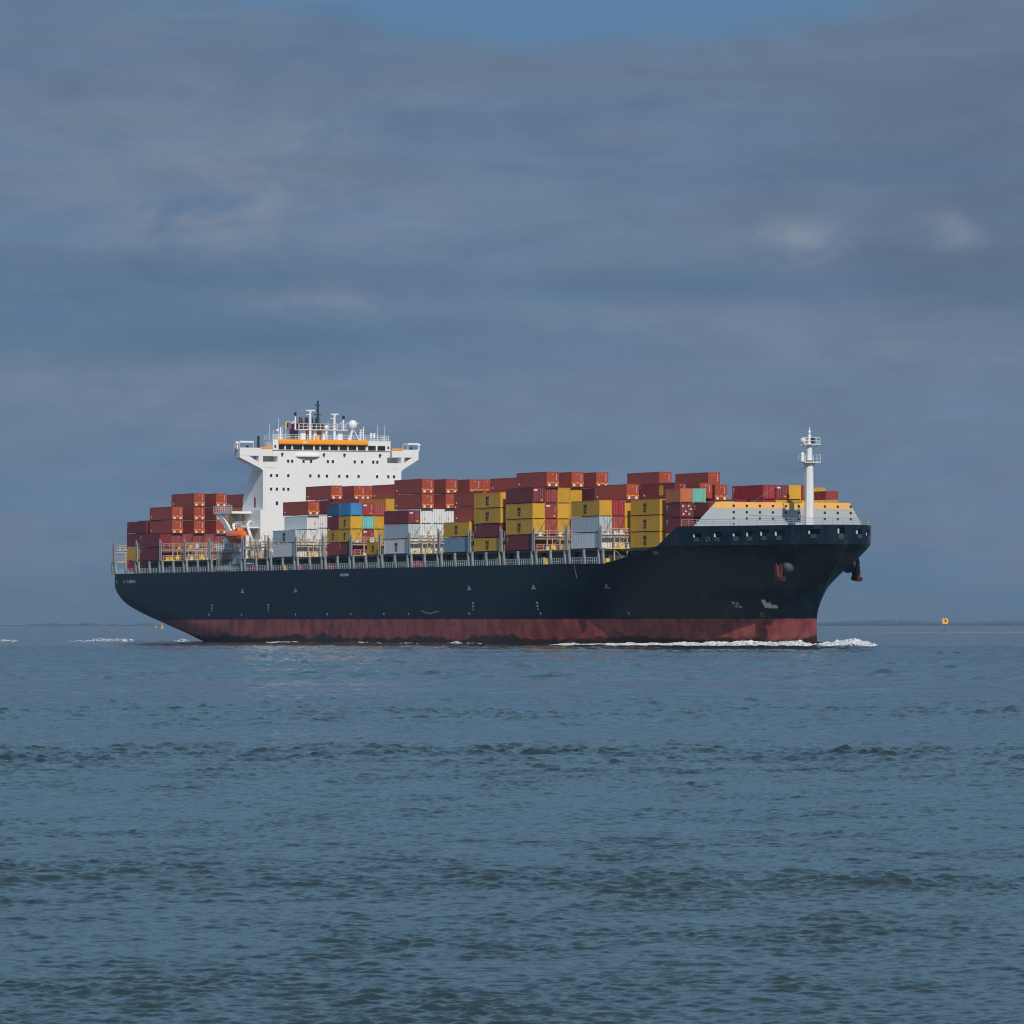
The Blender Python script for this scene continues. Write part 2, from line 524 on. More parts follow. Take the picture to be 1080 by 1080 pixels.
# ------------------------------------------------------------------ the sea
def wave_tile(n, L, lam_lo, lam_hi, lam_pk, rms, wind, spread, seed):
    r = np.random.default_rng(seed)
    k1 = 2 * np.pi * np.fft.fftfreq(n, L / n)
    kx, ky = np.meshgrid(k1, k1, indexing='ij')
    k = np.hypot(kx, ky)
    k[0, 0] = 1e9
    kp = 2 * np.pi / lam_pk
    S = np.exp(-0.8 * (kp / k) ** 2) / k ** 3.6
    S *= (k > 2 * np.pi / lam_hi) & (k < 2 * np.pi / lam_lo)
    ang = np.arctan2(ky, kx) - wind
    S *= np.abs(np.cos(ang)) ** spread + 0.06
    A = (r.normal(size=(n, n)) + 1j * r.normal(size=(n, n))) * np.sqrt(S)
    A[0, 0] = 0
    h = np.fft.ifft2(A).real
    sc = rms / h.std()
    dx = np.fft.ifft2(-1j * kx / k * A).real * sc
    dy = np.fft.ifft2(-1j * ky / k * A).real * sc
    return h * sc, dx, dy

def sample(tile, L, x, y):
    n = tile[0].shape[0]
    u, v = x / L * n, y / L * n
    i, j = np.floor(u).astype(int), np.floor(v).astype(int)
    fu, fv = u - i, v - j
    i0, i1, j0, j1 = i % n, (i + 1) % n, j % n, (j + 1) % n
    return [(t[i0, j0] * (1 - fu) + t[i1, j0] * fu) * (1 - fv) + (t[i0, j1] * (1 - fu) + t[i1, j1] * fu) * fv for t in tile]

def to_world(x, y):
    c, s = math.cos(SHIP_ROT), math.sin(SHIP_ROT)
    return SHIP_LOC.x + x * c - y * s, SHIP_LOC.y + x * s + y * c

def build_sea():
    rows = [-400.0, -100.0, 0.0, 20.0, 32.0]
    y = 38.0
    while y < 150:
        rows.append(y)
        y *= 1.0006 if y > 46 else 1.002
    while y < 1000:
        rows.append(y)
        y *= 1.0019 if y > 260 else 1.0011
    while y < 24000:
        rows.append(y)
        y *= 1.012
    rows.append(24900.0)
    rows = np.array(rows)
    nc = 560
    t = np.linspace(-1, 1, nc)
    Y = np.repeat(rows[:, None], nc + 16, 1)
    half = np.maximum(rows, 38.0) * 0.115 + 5.0
    inner = half[:, None] * t[None, :]
    g = np.array([1.06, 1.18, 1.4, 2, 4, 10, 30, 100.0])
    far = np.minimum(half[:, None] * g[None, :], 20000 + 100 * g[None, :])
    X = np.concatenate([-far[:, ::-1], inner, far], 1)
    fade = np.ones(nc + 16)
    fade[:8] = fade[-8:] = 0
    for q in range(40):
        fade[8 + q] = fade[-9 - q] = q / 40
    fade = fade[None, :] * np.clip((rows - 30) / 10, 0, 1)[:, None] * np.clip((9000 - rows) / 4000, 0, 1)[:, None]
    big = wave_tile(1024, 151.0, 0.35, 9, 1.15, 0.0135, R(80), 4.0, 3)
    sml = wave_tile(1024, 29.0, 0.08, 1.2, 0.34, 0.0088, R(94), 5.0, 5)
    # gusts and current streaks: broad lanes lying across the view where the chop stands higher or lower
    lane = fbm(X * 0.008 + 40, Y * 0.03 + 3, 21, 3)
    patch = fbm(X * 0.07, Y * 0.05 + 9, 27, 3)
    def bell(c, w):
        return np.exp(-((Y + 5 * (fbm(X * 0.04, Y * 0, 33, 2) - 0.5) - c) / w) ** 2)
    knot = fbm(X * 0.55, Y * 0.30 + 5, 61, 3)                # chop comes in knots a metre or two across
    knot = np.clip((knot - 0.36) * 3.4, 0, 1.6)
    amp = 0.75 + 0.6 * np.clip((lane - 0.42) * 2.6, 0, 1) * (0.3 + patch)
    rough = 2.1 * bell(166, 17) * (0.5 + patch) + 0.6 * bell(84, 4.5) * patch * 2 + 1.9 * bell(262, 38) * (0.5 + patch) - 0.15 * bell(114, 16) - 0.3 * bell(193, 6)
    amp = np.clip(amp + rough, 0.22, 3.2)
    ca, sa = math.cos(0.35), math.sin(0.35)
    h1, dx1, dy1 = sample(big, 151.0, X * ca + Y * sa, -X * sa + Y * ca)
    h2, dx2, dy2 = sample(sml, 29.0, X + 3.3, Y + 7.7)
    far_k = np.clip((420 - Y) / 200, 0, 1)
    am = fade * np.clip(amp + 0.15 * np.clip((Y - 200) / 200, 0, 1), 0.3, 3.2) * (1 + 1.6 * np.clip((Y - 240) / 400, 0, 1)) * (0.7 + 0.4 * knot)
    s2 = fade * (0.62 + 0.45 * amp) * far_k * (0.7 + 0.45 * knot) * (1 + 0.3 * np.clip((92 - Y) / 40, 0, 1))
    roll = wave_tile(512, 233.0, 1.4, 18, 4.0, 0.075, R(76), 3.0, 9)
    h3, dx3, dy3 = sample(roll, 233.0, X, Y)
    r3 = fade * np.clip((Y - 220) / 220, 0, 1) * (0.8 + 0.25 * knot) * np.clip(0.7 + 0.5 * (lane - 0.4) * 4, 0.4, 1.5)
    Z = am * h1 + s2 * h2 + r3 * h3
    dX = -0.65 * (am * (dx1 * ca - dy1 * sa) + s2 * dx2)
    dY = -0.65 * (am * (dx1 * sa + dy1 * ca) + s2 * dy2)
    # long-crested wash of an earlier ship rolling across the view
    wash = 0.022 * np.sin((Y + 0.02 * X + 5 * fbm(X * 0.02, Y * 0.01, 44, 2)) * 2 * np.pi / 9.0) * bell(166, 14)
    wash = wash + 0.022 * np.sin((Y - 0.03 * X + 3 * fbm(X * 0.05, Y * 0.01, 47, 2)) * 2 * np.pi / 4.5) * bell(85, 5)
    Z = Z + wash * fade
    # the ship's own waves: transverse ridges dragged off the stern and along the side
    c, s = math.cos(SHIP_ROT), math.sin(SHIP_ROT)
    xs = (X - SHIP_LOC.x) * c + (Y - SHIP_LOC.y) * s
    ys = -(X - SHIP_LOC.x) * s + (Y - SHIP_LOC.y) * c
    def ridge(x0, y0, x1, y1, w, hgt):
        lx, ly = x1 - x0, y1 - y0
        L2 = lx * lx + ly * ly
        tt = np.clip(((xs - x0) * lx + (ys - y0) * ly) / L2, 0, 1)
        d2 = (xs - x0 - tt * lx) ** 2 + (ys - y0 - tt * ly) ** 2
        return hgt * np.exp(-d2 / (w * w)) * np.sin(np.pi * np.clip(tt, 0.02, 0.98)) ** 0.5
    Z = Z + ridge(-46, 2, -74, -40, 5, 0.75) + ridge(-82, -24, -112, -75, 6, 0.7) + ridge(-130, -60, -160, -130, 8, 0.45)
    Z = Z + ridge(20, -4, 120, -6, 4, 0.35)
    P = np.stack([X + dX, Y + dY, Z], -1).reshape(-1, 3)
    nr, ncol = X.shape
    idx = np.arange(nr * ncol).reshape(nr, ncol)
    F = np.stack([idx[:-1, :-1], idx[:-1, 1:], idx[1:, 1:], idx[1:, :-1]], -1).reshape(-1, 4)
    me = bpy.data.meshes.new('water')
    me.vertices.add(len(P))
    me.vertices.foreach_set('co', P.astype(np.float32).ravel())
    me.loops.add(F.size)
    me.loops.foreach_set('vertex_index', F.astype(np.int32).ravel())
    me.polygons.add(len(F))
    me.polygons.foreach_set('loop_start', np.arange(0, F.size, 4, dtype=np.int32))
    me.polygons.foreach_set('use_smooth', np.ones(len(F), dtype=bool))
    me.update(calc_edges=True)
    me.materials.append(M['water'])
    tag(link('water', me), kind='structure')
build_sea()

# ------------------------------------------------------------------ the air
hz = MB().box(-26000, 26000, -500, 25000, -3, 75)
def haze_mat():
    m = bpy.data.materials.new('haze_air')
    m.use_nodes = True
    nt = m.node_tree
    nt.nodes.clear()
    v = nt.nodes.new('ShaderNodeVolumePrincipled')
    v.inputs['Color'].default_value = (0.92, 0.97, 1.0, 1)
    v.inputs['Anisotropy'].default_value = 0.7
    v.inputs['Density'].default_value = 0.00005
    o = nt.nodes.new('ShaderNodeOutputMaterial')
    nt.links.new(v.outputs[0], o.inputs['Volume'])
    return m
HAZE = True
if HAZE:
    tag(hz.obj('haze', haze_mat()), kind='stuff')

# ------------------------------------------------------------------ far shore
def shore():
    mb = MB()
    r = random.Random(4)
    # (bearing px from the image centre / focal) -> real positions: x = bearing * distance
    def clump(x, y, h, w):
        for q in range(5):
            a = r.uniform(0.55, 1.0)
            mb.ball((x + r.uniform(-w, w), y + r.uniform(-w, w) * 2, h * r.uniform(0.2, 0.5)), (w * r.uniform(0.5, 1.0), w * r.uniform(0.6, 1.2), h * a * 0.55), 7, 5)
    D = 22000.0
    u = 300
    while u < 760:
        x = u / 6305 * D
        k = (u - 325) / 215
        h = 0.95 * (13 + 11.0 * math.exp(-((k - 0.33) / 0.26) ** 2) + 9.0 * math.exp(-((k - 0.95) / 0.18) ** 2) + r.uniform(-1.3, 1.3))
        clump(x, D + r.uniform(0, 120), h, 13.0)
        u += 1.8
    tag(mb.obj('treeline', M['tree'], smooth=True), kind='stuff')
    mb = MB()
    D = 22800.0
    for u0, u1, h in ((-496, -474, 9.5), (-469, -461, 6.5), (-457, -437, 11.0), (-433, -416, 5), (-425, -416, 9), (-398, -378, 9.5), (-414, -398, 3.5), (-378, -340, 4), (-700, -505, 3.2), (-510, -496, 6)):
        u = u0
        while u < u1:
            kk = (u - u0) / (u1 - u0)
            hh = 1.3 * h * (0.62 + 0.38 * math.sin(math.pi * kk)) * r.uniform(0.85, 1.1)
            clump(u / 6305 * D, D + r.uniform(0, 80), hh, 10.0)
            u += 3.0
    tag(mb.obj('far_woods', M['tree'], smooth=True), kind='stuff')
    # mudflat bared in front of the woods
    mb = MB()
    n = 60
    pts = []
    for i in range(n + 1):
        x = 125 + (900 - 125) * i / n
        wd = 14 * (0.4 + vnoise(np.array([i * 0.31]), np.array([2.0]), 5)[0])
        hgt = 0.5 * min(1, i / 6) * (0.5 + vnoise(np.array([i * 0.5]), np.array([7.0]), 5)[0])
        pts.append((x, wd, hgt))
    vs, fs = [], []
    for x, wd, hgt in pts:
        for q in range(5):
            tq = q / 4
            vs.append((x, 2650 + wd * (tq - 0.3), -0.15 + hgt * 1.6 * math.sin(math.pi * tq) ** 0.7))
    for i in range(n):
        for q in range(4):
            a = i * 5 + q
            fs.append((a, a + 5, a + 6, a + 1))
    mb.add(vs, fs)
    tag(mb.obj('mudflat', M['mud'], smooth=True), kind='structure')
shore()

def channel_marker():
    D = 2640.0
    t = tag(empty('channel_marker', (457 / 6305 * D, D, 0), R(-10)), 'yellow square board on a dark pole above the mudflat', 'channel marker')
    MB().tube((0, 0, -3.5), (0, 0, 4.2), 0.34, 0.30, 8).obj('pole', M['timber'], t)
    b = MB().box(-1.22, 1.22, -0.46, -0.31, 4.0, 6.45).obj('board', M['marker_yellow'], t)
    MB().box(-0.55, 0.35, -0.475, -0.462, 5.65, 5.95).box(-0.1, 0.45, -0.475, -0.462, 4.8, 5.62).obj('board_mark', M['mark_dark'], b)
channel_marker()

for i, (u, D, s, lb) in enumerate(((-369, 5200.0, 1.0, 'larger orange buoy floating just beyond the ship stern'), (-375.6, 7000.0, 0.85, 'smaller orange buoy farther off beside the larger buoy'))):
    t = tag(empty('buoy', (u / 6305 * D, D, 0)), lb, 'buoy', 'orange buoys beyond the stern')
    MB().tube((0, 0, -0.6), (0, 0, 0.9), 1.25 * s, 1.25 * s, 12).tube((0, 0, 0.9), (0, 0, 3.4), 1.0 * s, 0.35 * s, 10).obj('float', M['orange'], t)
    MB().ball((0, 0, 3.7), 0.4 * s, 8, 6).obj('lamp', M['safety'], t)
# ------------------------------------------------------------------ hull lines (ship metres; CB is the centre line)
CB = 20.1
def curve(xs, ys, x):
    """smooth cubic through the points (monotone Hermite)"""
    xs, ys = np.asarray(xs, float), np.asarray(ys, float)
    h = np.diff(xs); d = np.diff(ys) / h
    m = np.zeros(len(xs))
    for i in range(1, len(xs) - 1):
        if d[i - 1] * d[i] > 0:
            w1, w2 = 2 * h[i] + h[i - 1], h[i] + 2 * h[i - 1]
            m[i] = (w1 + w2) / (w1 / d[i - 1] + w2 / d[i])
    m[0], m[-1] = d[0], d[-1]
    x = np.clip(x, xs[0], xs[-1])
    i = np.clip(np.searchsorted(xs, x) - 1, 0, len(xs) - 2)
    t = (x - xs[i]) / h[i]
    return ((1 + 2 * t) * (1 - t) ** 2 * ys[i] + t * (1 - t) ** 2 * h[i] * m[i] + t * t * (3 - 2 * t) * ys[i + 1] + t * t * (t - 1) * h[i] * m[i + 1])

A0 = 95.0
def stem_x(z):
    return curve([-4, 0, 4.7, 6.6, 9, 11.4, 14, 17.55, 21], [204.0, 204.8, 204.8, 205.4, 207.0, 209.0, 212.0, 216.7, 216.7], z)
PLAN = [  # z, fraction of the way from A0 to the stem -> half breadth
    (-4.0, [0, .12, .3, .5, .68, .82, .92, .97, 1], [20.9, 20.7, 18.9, 14.9, 9.8, 5.4, 2.3, .95, 0]),
    (0.0, [0, .15, .32, .5, .68, .82, .92, .97, 1], [20.9, 20.75, 19.2, 15.6, 10.4, 5.9, 2.7, 1.25, 0]),
    (4.7, [0, .18, .35, .5, .68, .82, .92, .97, 1], [20.9, 20.8, 19.5, 16.6, 11.4, 6.6, 3.1, 1.45, 0]),
    (10.0, [0, .25, .42, .56, .70, .82, .91, .965, 1], [20.9, 20.85, 20.0, 17.9, 14.0, 9.4, 5.2, 2.5, 0]),
    (14.65, [0, .35, .48, .6, .72, .82, .91, .965, 1], [20.9, 20.9, 20.6, 19.5, 16.9, 13.2, 8.6, 5.0, 0]),
    (17.55, [(q - 95) / 121.7 for q in (95, 150, 170, 180, 187, 190.8, 195, 200, 205, 210, 213, 215.2, 216.3, 216.7)], [20.9, 20.9, 20.3, 19.3, 18.15, 17.1, 15.2, 12.8, 10.2, 7.45, 5.7, 4.0, 2.3, 0]),
]
def half_fwd(r, z):
    zs = [p[0] for p in PLAN]
    ws = np.stack([curve(p[1], p[2], r) for p in PLAN])
    z = np.clip(z, zs[0], zs[-1])
    i = np.clip(np.searchsorted(zs, z, side='right') - 1, 0, len(zs) - 2)
    t = (z - np.take(zs, i)) / (np.take(zs, i + 1) - np.take(zs, i))
    t = t + 0.0
    k = np.arange(len(ws[0])) if ws.ndim > 1 else 0
    return ws[i, k] * (1 - t) + ws[i + 1, k] * t
def deck_z(a):
    return curve([-100, 157, 162.5, 167, 175, 182, 230], [14.65, 14.65, 14.72, 15.2, 16.5, 17.55, 17.55], a)
def keel_z(a):
    return curve([-93.2, -92.6, -91.0, -87.6, -82, -75, -68, -61, -54, -46, -30, 0, 300], [10.6, 9.6, 8.7, 7.3, 6.1, 4.85, 3.75, 2.6, 1.5, .1, -2.2, -4, -4], a)
def half_aft(a, z):
    zk = keel_z(a)
    rb = curve([-93, -60, -20, 40], [3.2, 4.5, 5.5, 4.0], a)
    u = np.clip((z - zk) / rb, 0, 1)
    rnd = np.sqrt(np.clip(1 - (1 - u) ** 2, 0, 1))
    full = curve([-93.2, -92.4, -90, -80, -60], [19.6, 20.4, 20.8, 20.9, 20.9], a)
    return full * (0.80 + 0.20 * rnd)
def plan_points(n=1200, a_from=181.0, z=17.55):
    """the knuckle line from the starboard quarter of the forecastle round the stem to port: points and running length"""
    q = np.linspace(0, 1, n)
    a = a_from + (stem_x(z) - a_from) * (1 - (1 - q) ** 2.2)
    h = curve(PLAN[-1][1], PLAN[-1][2], (a - A0) / (stem_x(z) - A0))
    pa = np.concatenate([a, a[::-1][1:]])
    pb = np.concatenate([CB - h, (CB + h)[::-1][1:]])
    s = np.concatenate([[0], np.cumsum(np.hypot(np.diff(pa), np.diff(pb)))])
    return pa, pb, s

ship = tag(empty('container_ship', SHIP_LOC, SHIP_ROT), 'navy blue cargo ship with white bridge tower, deck stacked with coloured containers', 'ship')

# ------------------------------------------------------------------ hull
def build_hull():
    nr = 46
    w = np.linspace(0, 1, nr) ** 1.0
    cols = []
    for a in np.concatenate([[-93.2, -92.9, -92.4, -91.7, -90.5, -89, -87, -85, -82], np.arange(-79, A0, 3.0)]):
        zb, zt = float(keel_z(a)), float(deck_z(a))
        u = np.where(w < 0.5, 0.7 * w + 0.6 * w * w, 0.35 + 0.15 + (w - 0.5) * 1.0)
        u = w ** 1.5
        z = zb + u * (zt - zb)
        h = half_aft(np.full(nr, a), z)
        cols.append((np.full(nr, a), h, z))
    for r in 1 - (1 - np.linspace(0, 1, 70)) ** 1.35:
        a0 = A0 + r * (216.7 - A0)
        zt = float(deck_z(a0))
        z = -4 + (w ** 1.2) * (zt + 4)
        a = A0 + r * (stem_x(z) - A0)
        h = half_fwd(np.full(nr, r), z)
        cols.append((a, h, z))
    mb = MB()
    for a, h, z in cols:
        mb.v += [(a[i], CB - h[i], z[i]) for i in range(nr - 1, -1, -1)]
        mb.v += [(a[i], CB + h[i], z[i]) for i in range(nr)]
    k = 2 * nr
    for c in range(len(cols) - 1):
        for i in range(k - 1):
            p = c * k + i
            mb.f.append((p, p + 1, p + 1 + k, p + k))
    mb.f.append(tuple(range(k - 1, -1, -1)))
    mb.mi = [0] * len(mb.f)
    o = mb.obj('hull', M['hull'], ship, smooth=True)
    # bulbous bow just breaking the surface
    MB().ball((204.0, CB, -2.45), (7.4, 2.6, 3.25), 24, 14).obj('bulbous_bow', M['hull'], o, smooth=True)
    return o
hull = build_hull()

def side_b(a, z):
    """starboard surface of the hull at a, z"""
    if a < A0:
        return CB - float(half_aft(np.array([a]), np.array([z]))[0])
    r = (a - A0) / (float(stem_x(z)) - A0)
    return CB - float(half_fwd(np.array([r]), np.array([z]))[0])

# white marks painted on the side: thin plates that follow the plating
def mark(name, quads, mat='box_grey'):
    mb = MB()
    for a0, a1, z0, z1 in quads:
        vs = [(a, side_b(a, z) - off, z) for off in (0.004, 0.03) for a, z in ((a0, z0), (a1, z0), (a1, z1), (a0, z1))]
        mb.add(vs, [(0, 1, 2, 3), (4, 7, 6, 5), (0, 4, 5, 1), (1, 5, 6, 2), (2, 6, 7, 3), (3, 7, 4, 0)])
    mb.obj(name, M[mat], hull)
for a in (-14.9, 14.4, 101.8, 130.9, 157.6):
    mark('tug_mark', [(a - 0.9, a + 0.9, 10.15, 10.4), (a - 0.25, a + 0.25, 10.4, 10.95), (a - 0.5, a + 0.5, 10.6, 10.75)])
for a in (-32.4, -0.5, 103.6, 131.4):
    for quad in ((a - 0.36, a + 0.36, 7.5, 7.85), (a - 0.3, a + 0.3, 6.9, 7.25), (a - 0.2, a + 0.2, 6.35, 6.6)):
        mark('draught_mark', [quad])
for a in (-34, -15.5, 14.4, 31.2, 43.5, 60.4, 72.6, 101.8, 132.1, 159.6):
    mark('frame_mark', [(a - 0.22, a + 0.22, 5.5, 5.95)])
mark('freeing_port_plate', [(38.0, 42.3, 13.2, 13.72)])
mark('scrape', [(79.0, 80.2, 6.1, 6.35), (80.2, 81.6, 5.85, 6.1), (81.6, 84.2, 5.68, 5.92), (84.2, 85.8, 5.85, 6.08), (85.8, 87.2, 6.05, 6.25)], 'steel')
for a, q in ((-90.1, 0.3), (-85.2, 0.25), (-83.0, 0.3), (-81.6, 0.55), (-80.0, 0.5), (-78.6, 0.35)):
    mark('stern_port', [(a - q, a + q, 12.6, 13.3)], 'steel' if q < 0.4 else 'box_grey')
mark('pilot_plate', [(178.0, 179.5, 16.0, 16.55)])
mark('bulb_symbol', mat='mark_white', quads=[(193.9, 194.8, 6.6, 8.0), (194.8, 196.9, 6.5, 7.1), (194.8, 195.7, 7.1, 7.5)])
for quad in ((187.0, 187.6, 7.25, 7.7), (187.9, 188.5, 7.1, 7.55), (187.2, 187.8, 6.65, 7.05), (188.1, 188.7, 6.55, 6.95)):
    mark('thruster_mark', [quad], 'cream')
for z in (5.5, 5.05):
    mark('draught_mark', [(192.1, 192.9, z, z + 0.2)], 'steel')
mark('draught_line', [(148.5, 148.62, 12.0, 14.4)], 'cream')

# ------------------------------------------------------------------ forecastle
def build_bulwark():
    pa, pb, s = plan_points(2400)
    s187 = float(np.interp(187.0, pa[:2400], s[:2400]))
    total = s[-1]
    OPEN = [(3.9, 6.1, 18.85, 19.65), (8.6, 10.6, 18.85, 19.75), (12.8, 14.7, 18.95, 19.72), (15.7, 17.8, 18.9, 19.85), (18.7, 20.8, 19.0, 19.95),
            (21.8, 24.0, 18.98, 19.95), (28.7, 31.2, 19.22, 20.05), (34.0, 35.45, 19.28, 20.35), (37.6, 39.1, 19.2, 20.05), (40.7, 44.0, 19.0, 19.6)]
    off = s187
    L = total - 2 * off
    OPEN = OPEN + [(L - q[1], L - q[0], q[2], q[3]) for q in OPEN[:-3]]
    OPEN = [(q[0] + off, q[1] + off, q[2], q[3]) for q in OPEN]
    ss = set(np.round(np.arange(0, total, 0.55), 3)) | {round(total, 3)}
    ss = {x for x in ss if not any(abs(x - e) < 0.25 for q in OPEN for e in q[:2])} | {round(e, 3) for q in OPEN for e in q[:2]}
    ss = np.array(sorted(ss))
    zs = np.array([17.45] + sorted({q[2] for q in OPEN} | {q[3] for q in OPEN}) + [20.8])
    A = np.interp(ss, s, pa)
    B = np.interp(ss, s, pb)
    top = np.interp(np.minimum(ss, total - ss), [0, off], [17.56, 20.8])
    dA, dB = np.gradient(A, ss), np.gradient(B, ss)
    nl = np.hypot(dA, dB)
    nx, ny = dB / nl, -dA / nl                    # outward
    mb = MB()
    nz = len(zs)
    for i in range(len(ss)):
        for z in zs:
            zz = 17.45 + (z - 17.45) * (top[i] - 17.45) / (20.8 - 17.45)
            fl = 0.06 + 0.10 * (zz - 17.45) / 3.3
            mb.v.append((A[i] + nx[i] * fl, B[i] + ny[i] * fl, zz))
    for i in range(len(ss) - 1):
        sm = (ss[i] + ss[i + 1]) / 2
        for j in range(nz - 1):
            zm = (zs[j] + zs[j + 1]) / 2
            if any(q[0] < sm < q[1] and q[2] < zm < q[3] for q in OPEN):
                continue
            p = i * nz + j
            mb.f.append((p, p + nz, p + nz + 1, p + 1))
    mb.mi = [0] * len(mb.f)
    o = mb.obj('bulwark', M['hull'], ship)
    sol = o.modifiers.new('plate', 'SOLIDIFY')
    sol.thickness = 0.22
    sol.offset = -1
    at = lambda q: (float(np.interp(q, s, pa)), float(np.interp(q, s, pb)))
    # roller chocks standing in the openings and the plates under them
    for q in OPEN[:10]:
        a, b = at(q[0] + 0.3)
        MB().tube((a - 0.3, b + 0.15, q[2] - 0.02), (a - 0.3, b + 0.15, q[2] + (q[3] - q[2]) * 0.8), 0.17, 0.17, 8).obj('roller_chock', M['slate'], o)
        a, b = at((q[0] + q[1]) / 2)
        i = int(np.searchsorted(ss, (q[0] + q[1]) / 2))
        ax, by = nx[i], ny[i]
        tx, ty = -by, ax
        c0 = [(a + ax * e + tx * w_, b + ay * e + ty * w_, zz) for ay in (by,) for e in (0.14, 0.3) for w_, zz in ((-0.55, q[2] - 0.75), (0.55, q[2] - 0.75), (0.4, q[2] - 0.04), (-0.4, q[2] - 0.04))]
        MB().add(c0, [(0, 1, 2, 3), (4, 7, 6, 5), (0, 4, 5, 1), (1, 5, 6, 2), (2, 6, 7, 3), (3, 7, 4, 0)]).obj('chock_plate', M['coaming'], o)
    # round panama fairleads
    for q, z in ((7.5 + off, 18.45), (34.7 + off, 18.6)):
        a, b = at(q)
        i = int(np.searchsorted(ss, q))
        mbf = MB()
        for k in range(12):
            t0, t1 = 2 * math.pi * k / 12, 2 * math.pi * (k + 1) / 12
            P = lambda t: (a + nx[i] * 0.2 - ny[i] * 0.4 * math.cos(t), b + ny[i] * 0.2 + nx[i] * 0.4 * math.cos(t), z + 0.4 * math.sin(t))
            mbf.tube(P(t0), P(t1), 0.10, 0.10, 6)
        f = mbf.obj('fairlead', M['coaming'], o)
        MB().tube((a + nx[i] * 0.12, b + ny[i] * 0.12, z), (a + nx[i] * 0.19, b + ny[i] * 0.19, z), 0.34, 0.34, 12).obj('fairlead_mouth', M['black'], f)
    # railing along the top edge
    mr = MB()
    q0 = off + 1.2
    pts = []
    q = q0
    while q < total - q0:
        pts.append(at(q))
        q += 1.9
    for a, b in pts:
        mr.tube((a - 0.3, b, 20.78), (a - 0.3, b, 21.95), 0.05, 0.05, 5)
    for z in (21.2, 21.58, 21.95):
        mr.path([(a - 0.3, b, z) for a, b in pts], 0.04 if z < 21.9 else 0.055, 5)
    mr.obj('bow_rail', M['box_grey'], ship)
    # deck under the rail, and the mooring deck below it
    for nm, z, inset in (('forecastle_deck', 20.55, 0.25), ('mooring_deck', 17.6, 0.25)):
        m = MB()
        sel = [i for i in range(len(ss)) if off * 0.98 <= ss[i] <= total - off * 0.98]
        m.add([(A[i] - nx[i] * inset, B[i] - ny[i] * inset, z) for i in sel], [tuple(range(len(sel)))])
        m.obj(nm, M['deck'], ship)
    MB().box(188.6, 188.8, 3.0, 37.2, 17.62, 20.54).obj('forecastle_bulkhead', M['coaming'], ship)
    # winches seen through the openings
    for a, b in ((198.5, 10.0), (201.2, 11.0), (204.5, 12.3), (198.0, 30), (203, 28)):
        w = MB().tube((a, b - 1.1, 18.9), (a, b + 1.1, 18.9), 0.75, 0.75, 14).box(a - 0.6, a + 0.6, b - 1.4, b - 1.15, 17.65, 19.5).box(a - 0.6, a + 0.6, b + 1.15, b + 1.4, 17.65, 19.5)
        w.obj('mooring_winch', M['safety'], ship)
build_bulwark()

# anchors hang in their pockets: the pocket is part of the hull, the anchor a thing of its own
def anchor(port, label):
    sgn = 1 if port else -1
    a, z = (203.2, 13.9) if port else (205.3, 13.9)
    b = CB + sgn * (CB - side_b(a, z))
    # bolster
    MB().ball((a + 0.2, b - sgn * 0.45, z), (1.3, 1.1, 1.3), 20, 12).obj('anchor_bolster', M['bolster'] if not port else M['hull'], hull, smooth=True)
    t = tag(empty('anchor'), label, 'anchor', 'bower anchors')
    t.scale = (1.55, 1.3, 1.3)
    if port:
        b += 1.0
    on_ship(t, a - 0.9, b + sgn * 0.75, z - 1.5)
    MB().prism([(-0.2, -0.5), (0.2, -0.5), (0.55, 1.7), (0.2, 1.8)], 'y', -0.2, 0.2).obj('shank', M['rust'], t)
    MB().prism([(-0.75, -0.75), (0.75, -0.95), (0.95, -0.45), (-0.55, -0.2)], 'y', -0.38, 0.38).obj('crown', M['rust'], t)
    MB().prism([(-0.75, -0.6), (-0.3, -0.35), (-1.15, 2.0), (-1.5, 2.25)], 'y', sgn * 0.1 - 0.22, sgn * 0.1 + 0.22).obj('fluke', M['rust'], t)
    MB().prism([(-0.3, -0.4), (0.25, -0.4), (-0.35, 2.7), (-0.65, 2.9)], 'y', sgn * 0.35 - 0.2, sgn * 0.35 + 0.2).obj('fluke', M['rust'], t)
    MB().tube((0.35, 0, 1.7), (0.6, -sgn * 0.9, 2.6), 0.13, 0.13, 6).obj('chain', M['rust'], t)
anchor(False, 'rust red anchor beside a rounded bare steel bolster on the starboard bow')
anchor(True, 'dark rusty anchor hanging clear of the far bow against sky')

# breakwater: a sloping-ended screen right across the deck
BW = [(3.4, 20.57), (36.9, 20.57), (34.1, 25.1), (7.9, 25.1)]
mb = MB().prism(BW, 'x', 189.7, 190.0)
mb.slot = 1
for j, z in enumerate((24.45, 23.35, 22.25)):
    for k in range(10):
        b = 11.3 + k * 2.55
        if b < 34.3 + (24.45 - z) * 0.6:
            mb.tube((190.02, b, z), (190.05, b, z), 0.25, 0.25, 8)
mb.tube((190.02, 11.3, 21.3), (190.05, 11.3, 21.3), 0.2, 0.2, 8)
brk = mb.obj('breakwater', [M['break_grey'], M['black']], ship)
MB().prism([(7.2, 24.0), (34.75, 24.0), (34.1, 25.12), (7.9, 25.12)], 'x', 189.66, 190.012).obj('orange_band', M['peach'], brk)
for b in (8.5, 13.5, 18.5, 23.5, 28.5, 33.0):
    MB().prism([(184.6, 20.57), (189.66, 20.57), (189.66, 24.6)], 'y', b - 0.1, b + 0.1).obj('stay_plate', M['break_grey'], brk)

